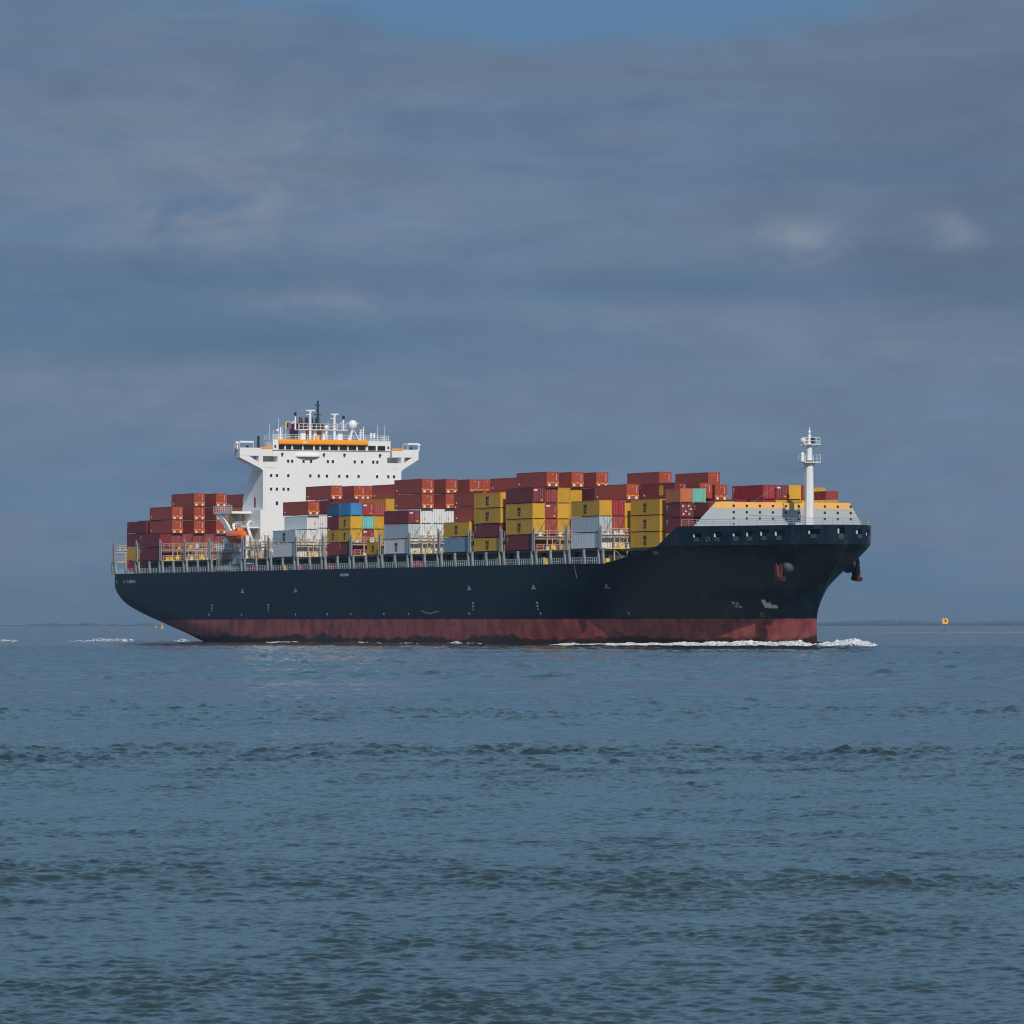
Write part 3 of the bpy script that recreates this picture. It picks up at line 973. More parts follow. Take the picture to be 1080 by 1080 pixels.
# ------------------------------------------------------------------ foremast
def build_foremast():
    x, y = 202.0, CB
    o = MB().tube((x, y, 20.56), (x, y, 31.7), 0.88, 0.66, 8).tube((x, y, 32.2), (x, y, 34.9), 0.52, 0.46, 8).obj('foremast', M['house'], ship)
    p = MB().tube((x, y, 31.3), (x, y, 31.75), 0.8, 1.15, 10).box(x - 1.3, x + 1.3, y - 1.5, y + 1.5, 31.75, 31.9).obj('mast_platform', M['house'], o)
    r = MB()
    for yy in (-1.45, 1.45):
        for xx in (-1.25, 0, 1.25):
            r.tube((x + xx, y + yy, 31.9), (x + xx, y + yy, 33.2), 0.05, 0.05, 5)
        for z in (32.5, 33.2):
            r.tube((x - 1.25, y + yy, z), (x + 1.25, y + yy, z), 0.05, 0.05, 5)
    r.obj('platform_rail', M['house'], p)
    MB().tube((x + 0.5, y - 1.6, 31.95), (x + 0.5, y - 1.6, 33.0), 0.38, 0.38, 10).ball((x + 0.5, y - 1.6, 33.2), 0.36, 10, 6).obj('fog_horn', M['house'], p)
    p = MB().box(x - 1.1, x + 1.1, y - 1.6, y + 1.6, 34.9, 35.05).tube((x, y - 1.7, 34.9), (x, y - 0.5, 34.1), 0.1, 0.1, 5).tube((x, y + 1.7, 34.9), (x, y + 0.5, 34.1), 0.1, 0.1, 5).obj('mast_platform', M['house'], o)
    r = MB()
    for yy in (-1.55, -0.8, 0.8, 1.55):
        r.tube((x + 1.0, y + yy, 35.05), (x + 1.0, y + yy, 36.1), 0.045, 0.045, 5)
    for z in (35.55, 36.1):
        r.tube((x + 1.0, y - 1.55, z), (x + 1.0, y + 1.55, z), 0.045, 0.045, 5)
    r.obj('platform_rail', M['house'], p)
    MB().ball((x + 0.3, y - 1.35, 35.6), (0.55, 0.5, 0.55), 10, 8).obj('search_light', M['house'], p)
    MB().box(x - 0.4, x + 0.5, y + 1.3, y + 1.75, 35.2, 35.7).obj('side_lamp', M['green'], p)
    MB().box(x - 0.35, x + 0.35, y + 0.2, y + 0.8, 35.1, 36.1).obj('lamp_box', M['black'], p)
    MB().tube((x, y, 34.9), (x, y, 37.3), 0.26, 0.13, 8).ball((x, y, 36.3), 0.32, 8, 6).ball((x, y, 37.1), 0.28, 8, 6).tube((x, y, 37.3), (x, y, 38.0), 0.1, 0.06, 6).obj('pole', M['house'], o)
    for dx, dy in ((-9.0, -6.5), (-9.0, 6.5)):
        MB().tube((x, y, 31.6), (x + dx, y + dy, 25.1), 0.028, 0.028, 4).obj('stay', M['box_grey'], o)
    ld = MB()
    for yy in (-0.22, 0.22):
        ld.tube((x - 1.05, y - 0.35 + yy, 20.6), (x - 0.9, y - 0.35 + yy, 31.7), 0.04, 0.04, 4)
    ld.obj('ladder', M['box_grey'], o)
build_foremast()

# ------------------------------------------------------------------ main deck, coamings, posts and lashing bridges
P = 14.6257                      # bay pitch
LZ = 17.25                       # top of the hatch covers
mb = MB()
mb.add([(-93.0, 0.0, 14.55), (160, -0.5, 14.55), (160, CB * 2 + 0.5, 14.55), (-93.0, 2 * CB, 14.55)], [(0, 1, 2, 3)])
mb.obj('main_deck', M['deck'], ship)
mb = MB()
mb.add([(158, 0.8, 14.62), (175, 2.0, 16.1), (184, 3.0, 17.5), (184, 37.2, 17.5), (175, 38.2, 16.1), (158, 39.4, 14.62)], [(0, 1, 2, 3, 4, 5)])
mb.obj('sheer_deck', M['deck'], ship)
for k in list(range(-6, -2)) + list(range(-1, 13)):
    a = k * P if k > -3 else -33.7 - 14.45 * (-2 - k) + 0.2
    y0, y1 = (1.7, 38.6) if k < 11 else (5.2, 35.0)
    h = MB().box(a - 0.2, a + 12.4, y0, y1, 14.57 if k < 11 else 14.9, LZ - 0.42).box(a - 0.05, a + 12.25, y0 - 1.5, y1 + 1.5, LZ - 0.40, LZ - 0.02)
    if k == -6:
        h = MB().box(a - 0.2, a + 12.4, 3.9, 36.3, 14.57, 14.94)
    h.obj('hatch_cover', M['coaming'], ship)

def joint(k):
    return k * P if k > -2 else -33.6 - 14.5 * (-2 - k)

def post(a, z1=LZ - 0.05, wide=1.0):
    """tapering bracket post at the ship's side carrying the outboard stacks"""
    vs = []
    for y in (-0.55, -0.18):
        vs += [(a - 0.22, y, 14.56), (a + 0.62 * wide, y, 14.56), (a + 0.2, y, 16.4), (a + 0.22, y, z1), (a - 0.26, y, z1)]
    mb = MB().add(vs, [(0, 1, 2, 3, 4), (9, 8, 7, 6, 5), (0, 5, 6, 1), (1, 6, 7, 2), (2, 7, 8, 3), (3, 8, 9, 4), (4, 9, 5, 0)])
    mb.obj('support_post', M['steel'], ship)
for k in list(range(-6, -1)) + list(range(-1, 12)):
    a = joint(k)
    post(a - 2.0)
    post(a - 0.15)
    if k < 11 and k != -2:
        post(a + 6.3)

# hand rail between the posts, one length to each bay
for k in list(range(-6, -1)) + list(range(-1, 11)):
    a = joint(k)
    mb = MB()
    x = a + 0.7
    x1 = joint(k + 1) - 2.4 if k != -2 else -16.5
    while x < x1:
        mb.tube((x, -0.5, 14.56), (x, -0.5, 15.7), 0.04, 0.04, 4)
        x += 0.95
    for z in (15.15, 15.7):
        mb.tube((a + 0.6, -0.5, z), (x1, -0.5, z), 0.03, 0.03, 4)
    mb.obj('deck_rail', M['slate'], ship)
rr = random.Random(9)
for k, off, col in ((0, 4.5, 'safety'), (7, 9.6, 'safety'), (9, 2.0, 'safety'), (10, 13.0, 'safety'), (4, 14.2, 'bright_red'), (-1, 2.5, 'bright_red'), (0, 13.0, 'bright_red'), (5, 1.5, 'bright_red'), (2, 0.4, 'bright_red')):
    a = joint(k) + off
    MB().box(a, a + rr.uniform(0.7, 1.5), 0.25, 1.0, 14.57, 14.57 + rr.uniform(0.9, 1.6)).tube((a + 0.2, 0.2, 14.6), (a + 0.2, 0.2, 16.0), 0.1, 0.1, 6).obj('deck_locker', M[col], ship)

def lashing_bridge(k, y0=-0.55, y1=40.75, z0=14.57, top=21.85):
    a = joint(k) - 1.22
    t = empty('lashing_bridge')
    t.parent = ship
    # grey tower at the ship's side
    for dx in (-0.36, 0.36):
        MB().box(a + dx - 0.13, a + dx + 0.13, y0, y0 + 0.24, LZ - 0.1, top - (0.5 if dx > 0 else 0.0)).obj('tower_post', M['steel'], t)
    f = MB()
    y = y0 + 2.9
    while y < y1:
        f.box(a - 0.14, a + 0.14, y - 0.10, y + 0.10, z0, top - 0.9)
        y += 2.55 if y < 12 else 5.1
    for z in (LZ + 0.12, LZ + 2.55):
        f.box(a - 0.42, a + 0.42, y0 + 0.52, y1, z - 0.12, z)
    f.box(a - 0.12, a + 0.12, y0 + 0.52, y1, LZ + 2.05, LZ + 2.3)
    yb = y0 + 2.9
    while yb < 10:
        f.tube((a, yb, LZ + 0.1), (a, yb + 2.55, LZ + 2.1), 0.05, 0.05, 4)
        f.tube((a + 0.2, yb + 2.55, z0 + 0.1), (a + 0.2, yb, LZ - 0.1), 0.06, 0.06, 4)
        f.box(a + 0.1, a + 0.3, yb + 0.9, yb + 1.05, LZ + 0.1, LZ + 2.5)
        yb += 2.55
    f.obj('frame', M['cream'], t)
    r = MB()
    for z in (LZ + 1.1, LZ + 3.6):
        for x in (a + 0.42,):
            r.tube((x, y0 + 0.5, z), (x, y1, z), 0.06, 0.06, 5)
            r.tube((x, y0 + 0.5, z - 0.45), (x, y1, z - 0.45), 0.045, 0.045, 5)
        y = y0 + 0.7
        while y < min(y1, 16):
            r.tube((a + 0.42, y, z - 1.0), (a + 0.42, y, z), 0.05, 0.05, 4)
            y += 1.27
    r.obj('handrail', M['cream'], t)
    e = MB().box(a + 0.425, a + 0.5, y0 + 1.0, min(y1, 6.6), LZ - 0.06, LZ + 0.14)
    e.box(a + 0.425, a + 0.5, y0 + 3.5, y0 + 4.2, LZ + 0.25, LZ + 1.0)
    e.obj('toe_board', M['safety'], t)
    # lashing rods stowed and boxes standing on the walkway
    b = MB()
    for i in range(5):
        y = y0 + 1.2 + i * 1.35 + rr.uniform(-0.3, 0.3)
        z = LZ + (0.0 if rr.random() < 0.45 else 2.5) + 0.14
        b.box(a - 0.2, a + 0.2, y, y + rr.uniform(0.35, 0.8), z, z + rr.uniform(0.4, 0.9))
    b.obj('lashing_box', M[rr.choice(['white', 'cream', 'safety'])], t)
    lr = MB()
    for c in range(4 if k > -6 else 0):
        for q in (0, 1):
            yb = y0 + 0.8 + c * 2.5
            lr.tube((a - 0.3, yb + 0.25 + q * 1.8, LZ + 2.7), (a - 0.65, yb + 2.05 - q * 1.8, LZ + 5.7), 0.03, 0.03, 4)
    if k > -6:
        lr.obj('lashing_rod', M['black'], t)
    return t
for k in list(range(-6, -1)) + list(range(-1, 12)):
    lashing_bridge(k, y1=40.75 if k < 11 else 36)

# ------------------------------------------------------------------ bridge tower
XF = -18.5                       # its front
def build_house():
    # front block, in slabs so that the side openings under the bridge wings are real
    mb = MB()
    prof = lambda z: -23.6 - max(0, (36.0 - z)) * 0.92 if z > 28 else -31.0
    def slab(y0, y1, z0, z1, xa0, xa1):
        vs = [(xa0, y0, z0), (XF, y0, z0), (XF, y1, z0), (xa0, y1, z0), (xa1, y0, z1), (XF, y0, z1), (XF, y1, z1), (xa1, y1, z1)]
        mb.add(vs, [(0, 3, 2, 1), (4, 5, 6, 7), (0, 1, 5, 4), (1, 2, 6, 5), (2, 3, 7, 6), (3, 0, 4, 7)])
    slab(5.13, 36.1, 14.6, 30.0, -32.0, -29.8)
    slab(5.13, 36.1, 30.0, 37.28, -29.8, -23.4)
    slab(8.37, 32.9, 37.28, 38.45, -23.4, -23.2)
    slab(7.2, 33.5, 38.45, 41.8, -23.2, -23.2)
    mb.box(-23.2, -21.9, 5.13, 8.37, 37.28, 38.45)
    mb.box(-23.2, -21.9, 32.9, 36.1, 37.28, 38.45)
    o = mb.obj('superstructure', M['house'], ship)
    MB().box(XF - 9, XF + 0.25, 4.45, 5.12, 14.6, 27.3).obj('side_trunk', M['house'], o)
    MB().box(XF - 9, XF + 0.25, 36.11, 36.8, 14.6, 27.3).obj('side_trunk', M['house'], o)
    # balcony fronts
    for y0, y1 in ((5.6, 7.9), (33.3, 35.6)):
        MB().box(XF, XF + 0.06, y0, y1, 36.1, 37.3).obj('balcony_front', M['house'], o)
    def porthole(y, z, w=0.24, h=0.30):
        f = MB().box(XF + 0.002, XF + 0.035, y - w, y + w, z - h, z + h).obj('porthole', M['glass'], o)
        MB().box(XF + 0.0, XF + 0.13, y - w - 0.05, y + w + 0.05, z + h + 0.02, z + h + 0.09).obj('eyebrow', M['house'], f)
    for y in (10.7, 11.6, 14.14, 15.82, 19.57, 20.69, 25.59, 27.24, 29.76, 30.67):
        porthole(y, 37.46)
    for y in (6.92, 8.21, 10.74, 15.64, 17.54, 19.36, 22.12, 23.9, 26.46, 30.63, 33.16, 34.46):
        porthole(y, 34.45)
    for y in (6.92, 8.21, 9.71, 10.74, 15.6, 19.4, 23.9, 28.0):
        porthole(y, 31.65)
    porthole(8.21, 28.74, 0.26, 0.36)
    # curved platform under the wheelhouse windows
    pl = [(12.3 + 5.5 * i / 12, 1.0 * math.sin(math.pi * i / 12) ** 0.6) for i in range(13)]
    MB().prism([(XF + d + 0.01, y) for y, d in pl][::-1], 'z', 38.42, 38.7).obj('front_platform', M['house'], o)
    # floodlights
    for y in (9.3, 18.6, 23.2, 31.2):
        MB().box(XF + 0.02, XF + 0.5, y - 0.18, y + 0.18, 38.75, 39.15).obj('floodlight', M['black'], o)
    # side door and stair detail
    MB().box(-23.4, -22.6, 5.09, 5.128, 28.0, 30.0).obj('side_door', M['maroon'], o)
    return o
house = build_house()

def build_wheelhouse():
    o = MB().box(XF, XF + 0.25, 7.2, 33.55, 39.75, 41.78).box(XF - 4.9, XF + 0.25, 7.15, 33.6, 41.8, 41.92).obj('wheelhouse', M['house'], ship)
    # window row: panes stand 3 mm proud of the front
    px = [(293.2, 299.3), (300.8, 306.7), (308.4, 317.9), (319.4, 329.6), (331.3, 336.2), (337.8, 345.9), (347.6, 355.8), (357.3, 365.5), (367, 375.1), (376.9, 385), (387.7, 395.8), (397.7, 405.9)]
    for a, b in px:
        y0, y1 = (a - 293) * 0.2119 + 8.43, (b - 293) * 0.2119 + 8.43
        MB().box(XF + 0.255, XF + 0.285, y0, y1, 39.85, 40.85).obj('window', M['glass'], o)
    for y in (7.75, 33.05):
        MB().box(XF + 0.255, XF + 0.285, y - 0.2, y + 0.2, 40.2, 40.75).obj('window', M['glass'], o)
    v = MB().prism([(XF + 0.3, 40.9), (XF + 0.75, 40.9), (XF + 0.9, 41.1), (XF + 0.85, 41.65), (XF + 0.3, 41.98)], 'y', 8.43, 28.3)
    v.obj('orange_visor', M['orange'], o)
    MB().box(XF + 0.86, XF + 0.93, 13.6, 14.6, 41.25, 41.5).obj('visor_plate', M['mark_white'], o)
    # roof rail
    r = MB()
    y = 7.3
    ys = []
    while y < 33.6:
        r.tube((XF - 0.2, y, 41.92), (XF - 0.2, y, 42.95), 0.045, 0.045, 4)
        ys.append(y)
        y += 1.3
    for z in (42.25, 42.6, 42.95):
        r.tube((XF - 0.2, 7.3, z), (XF - 0.2, 33.5, z), 0.04, 0.04, 4)
    for yy in (7.3, 33.5):
        for z in (42.25, 42.6, 42.95):
            r.tube((XF - 4.8, yy, z), (XF - 0.2, yy, z), 0.04, 0.04, 4)
        for xx in (-4.8, -3.3, -1.8):
            r.tube((XF + xx, yy, 41.92), (XF + xx, yy, 42.95), 0.045, 0.045, 4)
    r.obj('roof_rail', M['house'], o)
    return o
wheel = build_wheelhouse()

def bridge_wing(port):
    m = (lambda y: y) if not port else (lambda y: 41.2 - y if y > 5.1 else 36.08 + (5.12 - y) * 0.77)
    x0, x1 = XF - 3.3, XF - 0.01
    mb = MB()
    def pr(poly):
        q = [(m(y), z) for y, z in poly]
        if port:
            q = q[::-1]
        mb.prism(q, 'x', x0, x1)
    pr([(0.0, 38.5), (7.18, 38.5), (7.18, 40.15), (0.0, 40.15)])
    pr([(0.0, 38.12), (4.6, 35.95), (5.12, 35.5), (5.12, 36.9), (4.2, 37.22), (1.9, 38.48), (0.0, 38.49)])
    pr([(4.2, 37.23), (5.12, 36.91), (5.12, 38.49), (4.2, 38.49)])
    o = mb.obj('bridge_wing', M['house'], ship)
    c = MB()
    a, b = sorted((m(0.0), m(3.1)))
    c.box(x0 + 0.3, x1 - 0.1, a, b, 41.15, 41.55)
    for yy in (0.05, 3.05):
        for xx in (x0 + 0.4, x1 - 0.2):
            c.tube((xx, m(yy), 40.14), (xx, m(yy), 41.16), 0.06, 0.06, 5)
    c.obj('wing_canopy', M['house'], o)
    a, b = sorted((m(4.7), m(7.15)))
    MB().box(x1 - 0.4, x1 + 0.08, a, b, 39.95, 40.36).obj('orange_strip', M['orange'], o)
    MB().tube((x1 - 0.5, m(-0.35), 39.9), (x1 - 0.5, m(-0.35), 40.9), 0.18, 0.18, 8).ball((x1 - 0.5, m(-0.4), 41.1), 0.36, 8, 6).obj('wing_light', M['house'], o)
    MB().box(x1 - 0.9, x1 - 0.4, m(1.9) - 0.2, m(1.9) + 0.2, 40.16, 40.65).obj('repeater', M['black'], o)
bridge_wing(False)
bridge_wing(True)

# things on the compass deck
def top_gear():
    X = -21.0
    o = MB().box(X - 1.3, X + 1.3, 13.6, 24.5, 44.0, 44.15).obj('signal_platform', M['house'], ship)
    for y, w in ((14.9, 0.55), (17.6, 0.3), (19.6, 0.3), (23.2, 0.55)):
        MB().box(X - 0.4, X + 0.4, y - w, y + w, 41.93, 43.99).obj('pedestal', M['house'], o)
    r = MB()
    y = 13.7
    while y < 24.6:
        r.tube((X + 1.25, y, 44.15), (X + 1.25, y, 45.3), 0.05, 0.05, 4)
        y += 0.95
    for z in (44.75, 45.3):
        r.tube((X + 1.25, 13.7, z), (X + 1.25, 24.4, z), 0.045, 0.045, 4)
    r.obj('platform_rail', M['house'], o)
    def radar(y, z, half, name='radar_mast'):
        k = MB().tube((X + 0.9, y, 41.93), (X + 0.9, y, z), 0.30, 0.24, 8).tube((X + 0.9, y - 0.9, z - 0.4), (X + 0.9, y + 0.1, z - 0.4), 0.08, 0.08, 5).obj(name, M['house'], ship)
        MB().box(X + 0.7, X + 1.1, y - half, y + half, z + 0.35, z + 0.6).tube((X + 0.9, y, z), (X + 0.9, y, z + 0.35), 0.3, 0.3, 8).obj('radar_scanner', M['house'], k)
    radar(16.26, 47.6, 1.05)
    radar(21.7, 46.9, 0.85)
    # black-topped lamp masts
    for y, z in ((13.3, 47.6), (24.1, 47.0)):
        k = MB().tube((X, y, 44.1), (X, y, z - 0.5), 0.2, 0.12, 6).tube((X, y - 0.9, 45.3), (X, y, 46.0), 0.08, 0.08, 5).obj('lamp_mast', M['house'], ship)
        MB().tube((X, y, z - 0.6), (X, y, z + 0.1), 0.26, 0.26, 8).obj('lamp', M['black'], k)
    MB().tube((X, 13.3, 45.6), (X, 11.2, 45.7), 0.06, 0.06, 5).obj('signal_yard', M['house'], ship)
    # dark main mast
    k = MB().tube((X - 1.0, 18.74, 44.1), (X - 1.0, 18.74, 50.2), 0.34, 0.2, 8).obj('main_mast', M['mast_dark'], ship)
    for z, h in ((49.2, 0.5), (47.3, 0.75), (46.2, 0.6), (45.4, 0.75)):
        MB().tube((X - 1.0, 18.74 - h, z), (X - 1.0, 18.74 + h, z), 0.1, 0.1, 5).tube((X - 1.0, 18.74 - h, z - 0.15), (X - 1.0, 18.74 - h, z + 0.35), 0.09, 0.09, 5).obj('cross_arm', M['mast_dark'], k)
    # satellite dome on a lattice stand
    k = MB().ball((X, 26.2, 45.3), 0.95, 18, 12).obj('satellite_dome', M['house'], ship, smooth=True)
    MB().tube((X, 26.2, 44.4), (X, 25.6, 41.93), 0.13, 0.2, 6).tube((X, 26.3, 44.4), (X + 0.5, 27.5, 41.93), 0.08, 0.1, 5).tube((X, 26.1, 44.4), (X - 0.5, 25.4, 41.93), 0.12, 0.16, 5).obj('dome_stand', M['house'], k)
    MB().tube((X, 24.6, 45.6), (X, 27.6, 45.6), 0.06, 0.06, 5).obj('signal_yard', M['house'], ship)
    k = MB().ball((X + 0.9, 19.9, 44.6), 0.5, 12, 8).tube((X + 0.9, 19.9, 41.93), (X + 0.9, 19.9, 44.2), 0.22, 0.22, 8).obj('small_dome', M['house'], ship, smooth=True)
    # antenna frame, twin drums, whips
    k = MB()
    for y in (28.0, 28.6):
        k.tube((X, y, 41.93), (X, y, 44.9 if y > 28.3 else 44.2), 0.14, 0.12, 6)
    for z in (43.2, 43.7, 44.2):
        k.tube((X, 27.6, z), (X, 28.6, z), 0.07, 0.07, 5)
    k.obj('antenna_frame', M['house'], ship)
    for y in (30.3, 31.0):
        MB().tube((X, y, 42.6), (X, y, 43.6), 0.24, 0.24, 10).tube((X, y, 41.93), (X, y, 42.6), 0.1, 0.1, 6).obj('antenna_drum', M['house'], ship)
    for y, h in ((7.6, 45.4), (8.4, 44.0), (9.6, 46.4), (10.4, 44.9), (11.2, 45.5), (31.8, 45.2), (33.4, 45.2), (14.0, 45.2), (22.6, 45.7), (20.6, 46.0)):
        MB().tube((X, y, 41.93), (X, y, h), 0.07, 0.04, 5).obj('whip_aerial', M['house'], ship)
    MB().tube((X, 10.0, 41.93), (X, 10.0, 44.6), 0.26, 0.14, 8).ball((X, 9.3, 43.9), 0.32, 8, 6).obj('compass_binnacle', M['house'], ship)
    MB().box(X - 0.5, X + 0.5, 8.2, 9.2, 41.93, 43.2).obj('deck_box', M['box_grey'], ship)
    MB().tube((X - 0.3, 5.2, 40.16), (X - 0.3, 5.2, 42.2), 0.3, 0.25, 8).ball((X - 0.3, 5.2, 42.4), 0.33, 8, 6).obj('magnetic_compass', M['black'], ship)
    MB().box(X + 0.4, X + 1.0, 17.5, 18.2, 41.93, 42.9).obj('life_ring_box', M['orange'], ship)
    # funnel showing between the pedestals
    f = MB().prism([(-33.5, 17.0), (-27.0, 17.0), (-27.0, 22.4), (-33.5, 22.4)], 'z', 36.0, 45.6).obj('funnel', M['funnel'], ship)
    for y, x in ((17.8, -29), (19.1, -29), (20.4, -29.5), (21.5, -29)):
        MB().tube((x, y, 45.6), (x - 0.3, y, 46.9), 0.4, 0.36, 10).obj('exhaust_pipe', M['funnel' if y < 19 else 'black'], f)
top_gear()

# flags on the signal yard
t = tag(empty('flag'), 'small black, yellow and red flag hoisted beside the bridge masts', 'flag')
on_ship(t, -21.0, 11.0, 44.3)
for i, c in enumerate(('flag_yellow', 'flag_black', 'flag_red')):
    y0 = (0.0, 0.42, 1.1)[i]
    w = (0.4, 0.36, 0.3)[i]
    vs = []
    for q in range(5):
        for yy in (y0, y0 + w):
            vs.append((0.12 * math.sin(q * 1.3 + yy * 2), yy, 1.25 - q * 0.3 - 0.05 * yy))
    vs2 = [(x + 0.03, y, z) for x, y, z in vs]
    n = len(vs)
    fs = []
    for q in range(4):
        p = q * 2
        fs += [(p, p + 1, p + 3, p + 2), (p + n, p + 2 + n, p + 3 + n, p + 1 + n)]
    MB().add(vs + vs2, fs).obj('stripe', M[c], t)

# ------------------------------------------------------------------ lifeboat side
def boat_deck():
    t = empty('boat_platform')
    t.parent = ship
    MB().box(-34.0, -23.4, 0.2, 5.1, 26.65, 27.1).obj('deck_plate', M['house'], t)
    MB().prism([(-33.0, 26.64), (-29.8, 26.64), (-24.3, 22.9), (-25.6, 22.6), (-28.0, 24.0)], 'y', 0.3, 0.75).obj('davit_arm', M['house'], t)
    MB().prism([(-33.0, 26.64), (-29.8, 26.64), (-24.3, 22.9), (-25.6, 22.6), (-28.0, 24.0)], 'y', 3.6, 4.0).obj('davit_arm', M['house'], t)
    MB().box(-31.5, -19.0, 1.8, 5.1, 23.55, 23.8).obj('deck_plate', M['house'], t)
    r = MB()
    for x in np.arange(-34.0, -23.3, 1.25):
        r.tube((x, 0.25, 27.1), (x, 0.25, 28.3), 0.05, 0.05, 4)
    for z in (27.5, 27.9, 28.3):
        r.tube((-34.0, 0.25, z), (-23.4, 0.25, z), 0.045, 0.045, 4)
    for x in np.arange(-31, -19.0, 1.2):
        r.tube((x, 1.85, 23.8), (x, 1.85, 25.0), 0.05, 0.05, 4)
    for z in (24.2, 24.6, 25.0):
        r.tube((-31, 1.85, z), (-19.2, 1.85, z), 0.045, 0.045, 4)
    r.obj('rail', M['house'], t)
    # curved davits over the boat
    for x in (-25.6, -17.6):
        pts = [(x - 2.0, 3.4, 24.6), (x - 1.2, 2.4, 24.9), (x - 0.2, 1.4, 24.3), (x + 0.9, 1.2, 23.2), (x + 1.4, 1.5, 21.9), (x + 1.0, 2.2, 20.6)]
        MB().path(pts, 0.3, 8).obj('boat_davit', M['house'], t)
    MB().box(-16.6, -15.9, 0.4, 1.1, 17.3, 22.0).obj('davit_post', M['house'], t)
    MB().box(-21.0, -16.2, 1.2, 2.2, 20.1, 20.5).obj('davit_foot', M['house'], t)
    # lower deck house and clutter along the side
    MB().box(-29.5, -22.7, 1.0, 5.0, 14.57, 16.1).obj('store_house', M['steel'], t)
    MB().box(-24.9, -19.6, 0.8, 5.0, 16.12, 18.6).obj('store_house', M['box_grey'], t)
    MB().box(-33.5, -19.6, 0.6, 5.0, 18.62, 18.95).obj('deck_plate', M['box_grey'], t)
    r = MB()
    for x in np.arange(-33.4, -24.9, 0.9):
        r.tube((x, 0.7, 15.0), (x, 0.7, 18.6), 0.1, 0.1, 4)
    r.obj('stanchion', M['steel'], t)
    r = MB()
    for x in np.arange(-33.4, -19.6, 0.95):
        r.tube((x, 0.7, 18.95), (x, 0.7, 20.4), 0.09, 0.09, 4)
    for z in (19.4, 19.9, 20.4):
        r.tube((-33.4, 0.7, z), (-19.7, 0.7, z), 0.07, 0.07, 4)
    r.obj('rail', M['mark_white'], t)
    # lattice of pipes and ladders under the tower front
    for x in (-13.2, -10.6, -8.0, -5.4):
        MB().box(x - 0.14, x + 0.14, 0.3, 0.6, 17.3, 21.0 + rr.uniform(-0.6, 1.3)).obj('vent_pipe', M['cream'], t)
    for x, z in ((-12.0, 17.3), (-9.2, 19.6), (-6.6, 17.4)):
        MB().tube((x, 0.9, z), (x, 0.9, z + 1.5), 0.5, 0.5, 10).obj('ventilator', M['house'], t)
    MB().box(-14.0, -3.2, 0.3, 1.0, 19.3, 19.55).obj('walkway', M['cream'], t)
    MB().box(-14.0, -8.5, 0.25, 0.32, 17.5, 17.75).obj('toe_board', M['safety'], t)
    r = MB()
    for z in (20.0, 20.6):
        r.tube((-14.0, 0.3, z), (-3.2, 0.3, z), 0.06, 0.06, 4)
    for x in np.arange(-14, -3.2, 1.1):
        r.tube((x, 0.3, 19.55), (x, 0.3, 20.6), 0.055, 0.055, 4)
    r.obj('rail', M['cream'], t)
boat_deck()

def lifeboat():
    t = tag(empty('lifeboat'), 'enclosed orange lifeboat hanging under white davits beside the bridge tower', 'lifeboat')
    on_ship(t, -21.6, 0.6, 20.6)
    L2, n = 4.9, 26
    mb = MB()
    ring = 16
    for i in range(n + 1):
        x = -L2 + 2 * L2 * i / n
        q = max(0.0, 1 - abs(x / L2) ** 2.6) ** 0.55
        for k in range(ring):
            th = 2 * math.pi * k / ring
            cz, sy = math.cos(th), math.sin(th)
            z = 1.2 + (1.5 * cz * (0.5 + 0.5 * q) * q ** 0.4 if cz > 0 else 1.25 * cz * q ** 0.7)
            mb.v.append((x, 1.45 * sy * q, z + 0.18 * (x / L2) ** 2))
    for i in range(n):
        for k in range(ring):
            a, b = i * ring + k, i * ring + (k + 1) % ring
            mb.f.append((a, a + ring, b + ring, b))
    mb.mi = [0] * len(mb.f)
    mb.obj('hull', M['lifeboat'], t, smooth=True)
    MB().box(0.6, 2.2, -0.7, 0.7, 2.3, 2.85).obj('cockpit', M['orange'], t)
    for x in (0.5, 1.3):
        MB().box(x + 0.15, x + 0.55, -0.73, -0.702, 2.5, 2.72).obj('window', M['glass'], t)
    MB().path([(-4.2, -0.85, 1.4), (-2, -1.5, 1.25), (2, -1.5, 1.25), (4.2, -0.85, 1.4)], 0.07, 5).obj('fender_rope', M['mark_dark'], t)
    for x in (-3.6, 3.6):
        MB().tube((x, 0, 2.0), (x, 0, 3.6), 0.06, 0.06, 5).obj('fall', M['rust'], t)
    t = tag(empty('liferaft'), 'white liferaft canister lying on the rail deck below the lifeboat', 'liferaft')
    on_ship(t, -29.0, 1.5, 18.97)
    MB().tube((-1.5, 0, 2.0), (1.5, 0, 2.0), 0.62, 0.62, 14).ball((-1.5, 0, 2.0), (0.35, 0.6, 0.6), 12, 8).ball((1.5, 0, 2.0), (0.35, 0.6, 0.6), 12, 8).obj('canister', M['house'], t, smooth=False)
    MB().box(-1.2, -1.0, -0.6, 0.6, 0.0, 1.6).box(1.0, 1.2, -0.6, 0.6, 0.0, 1.6).obj('cradle', M['steel'], t)
lifeboat()

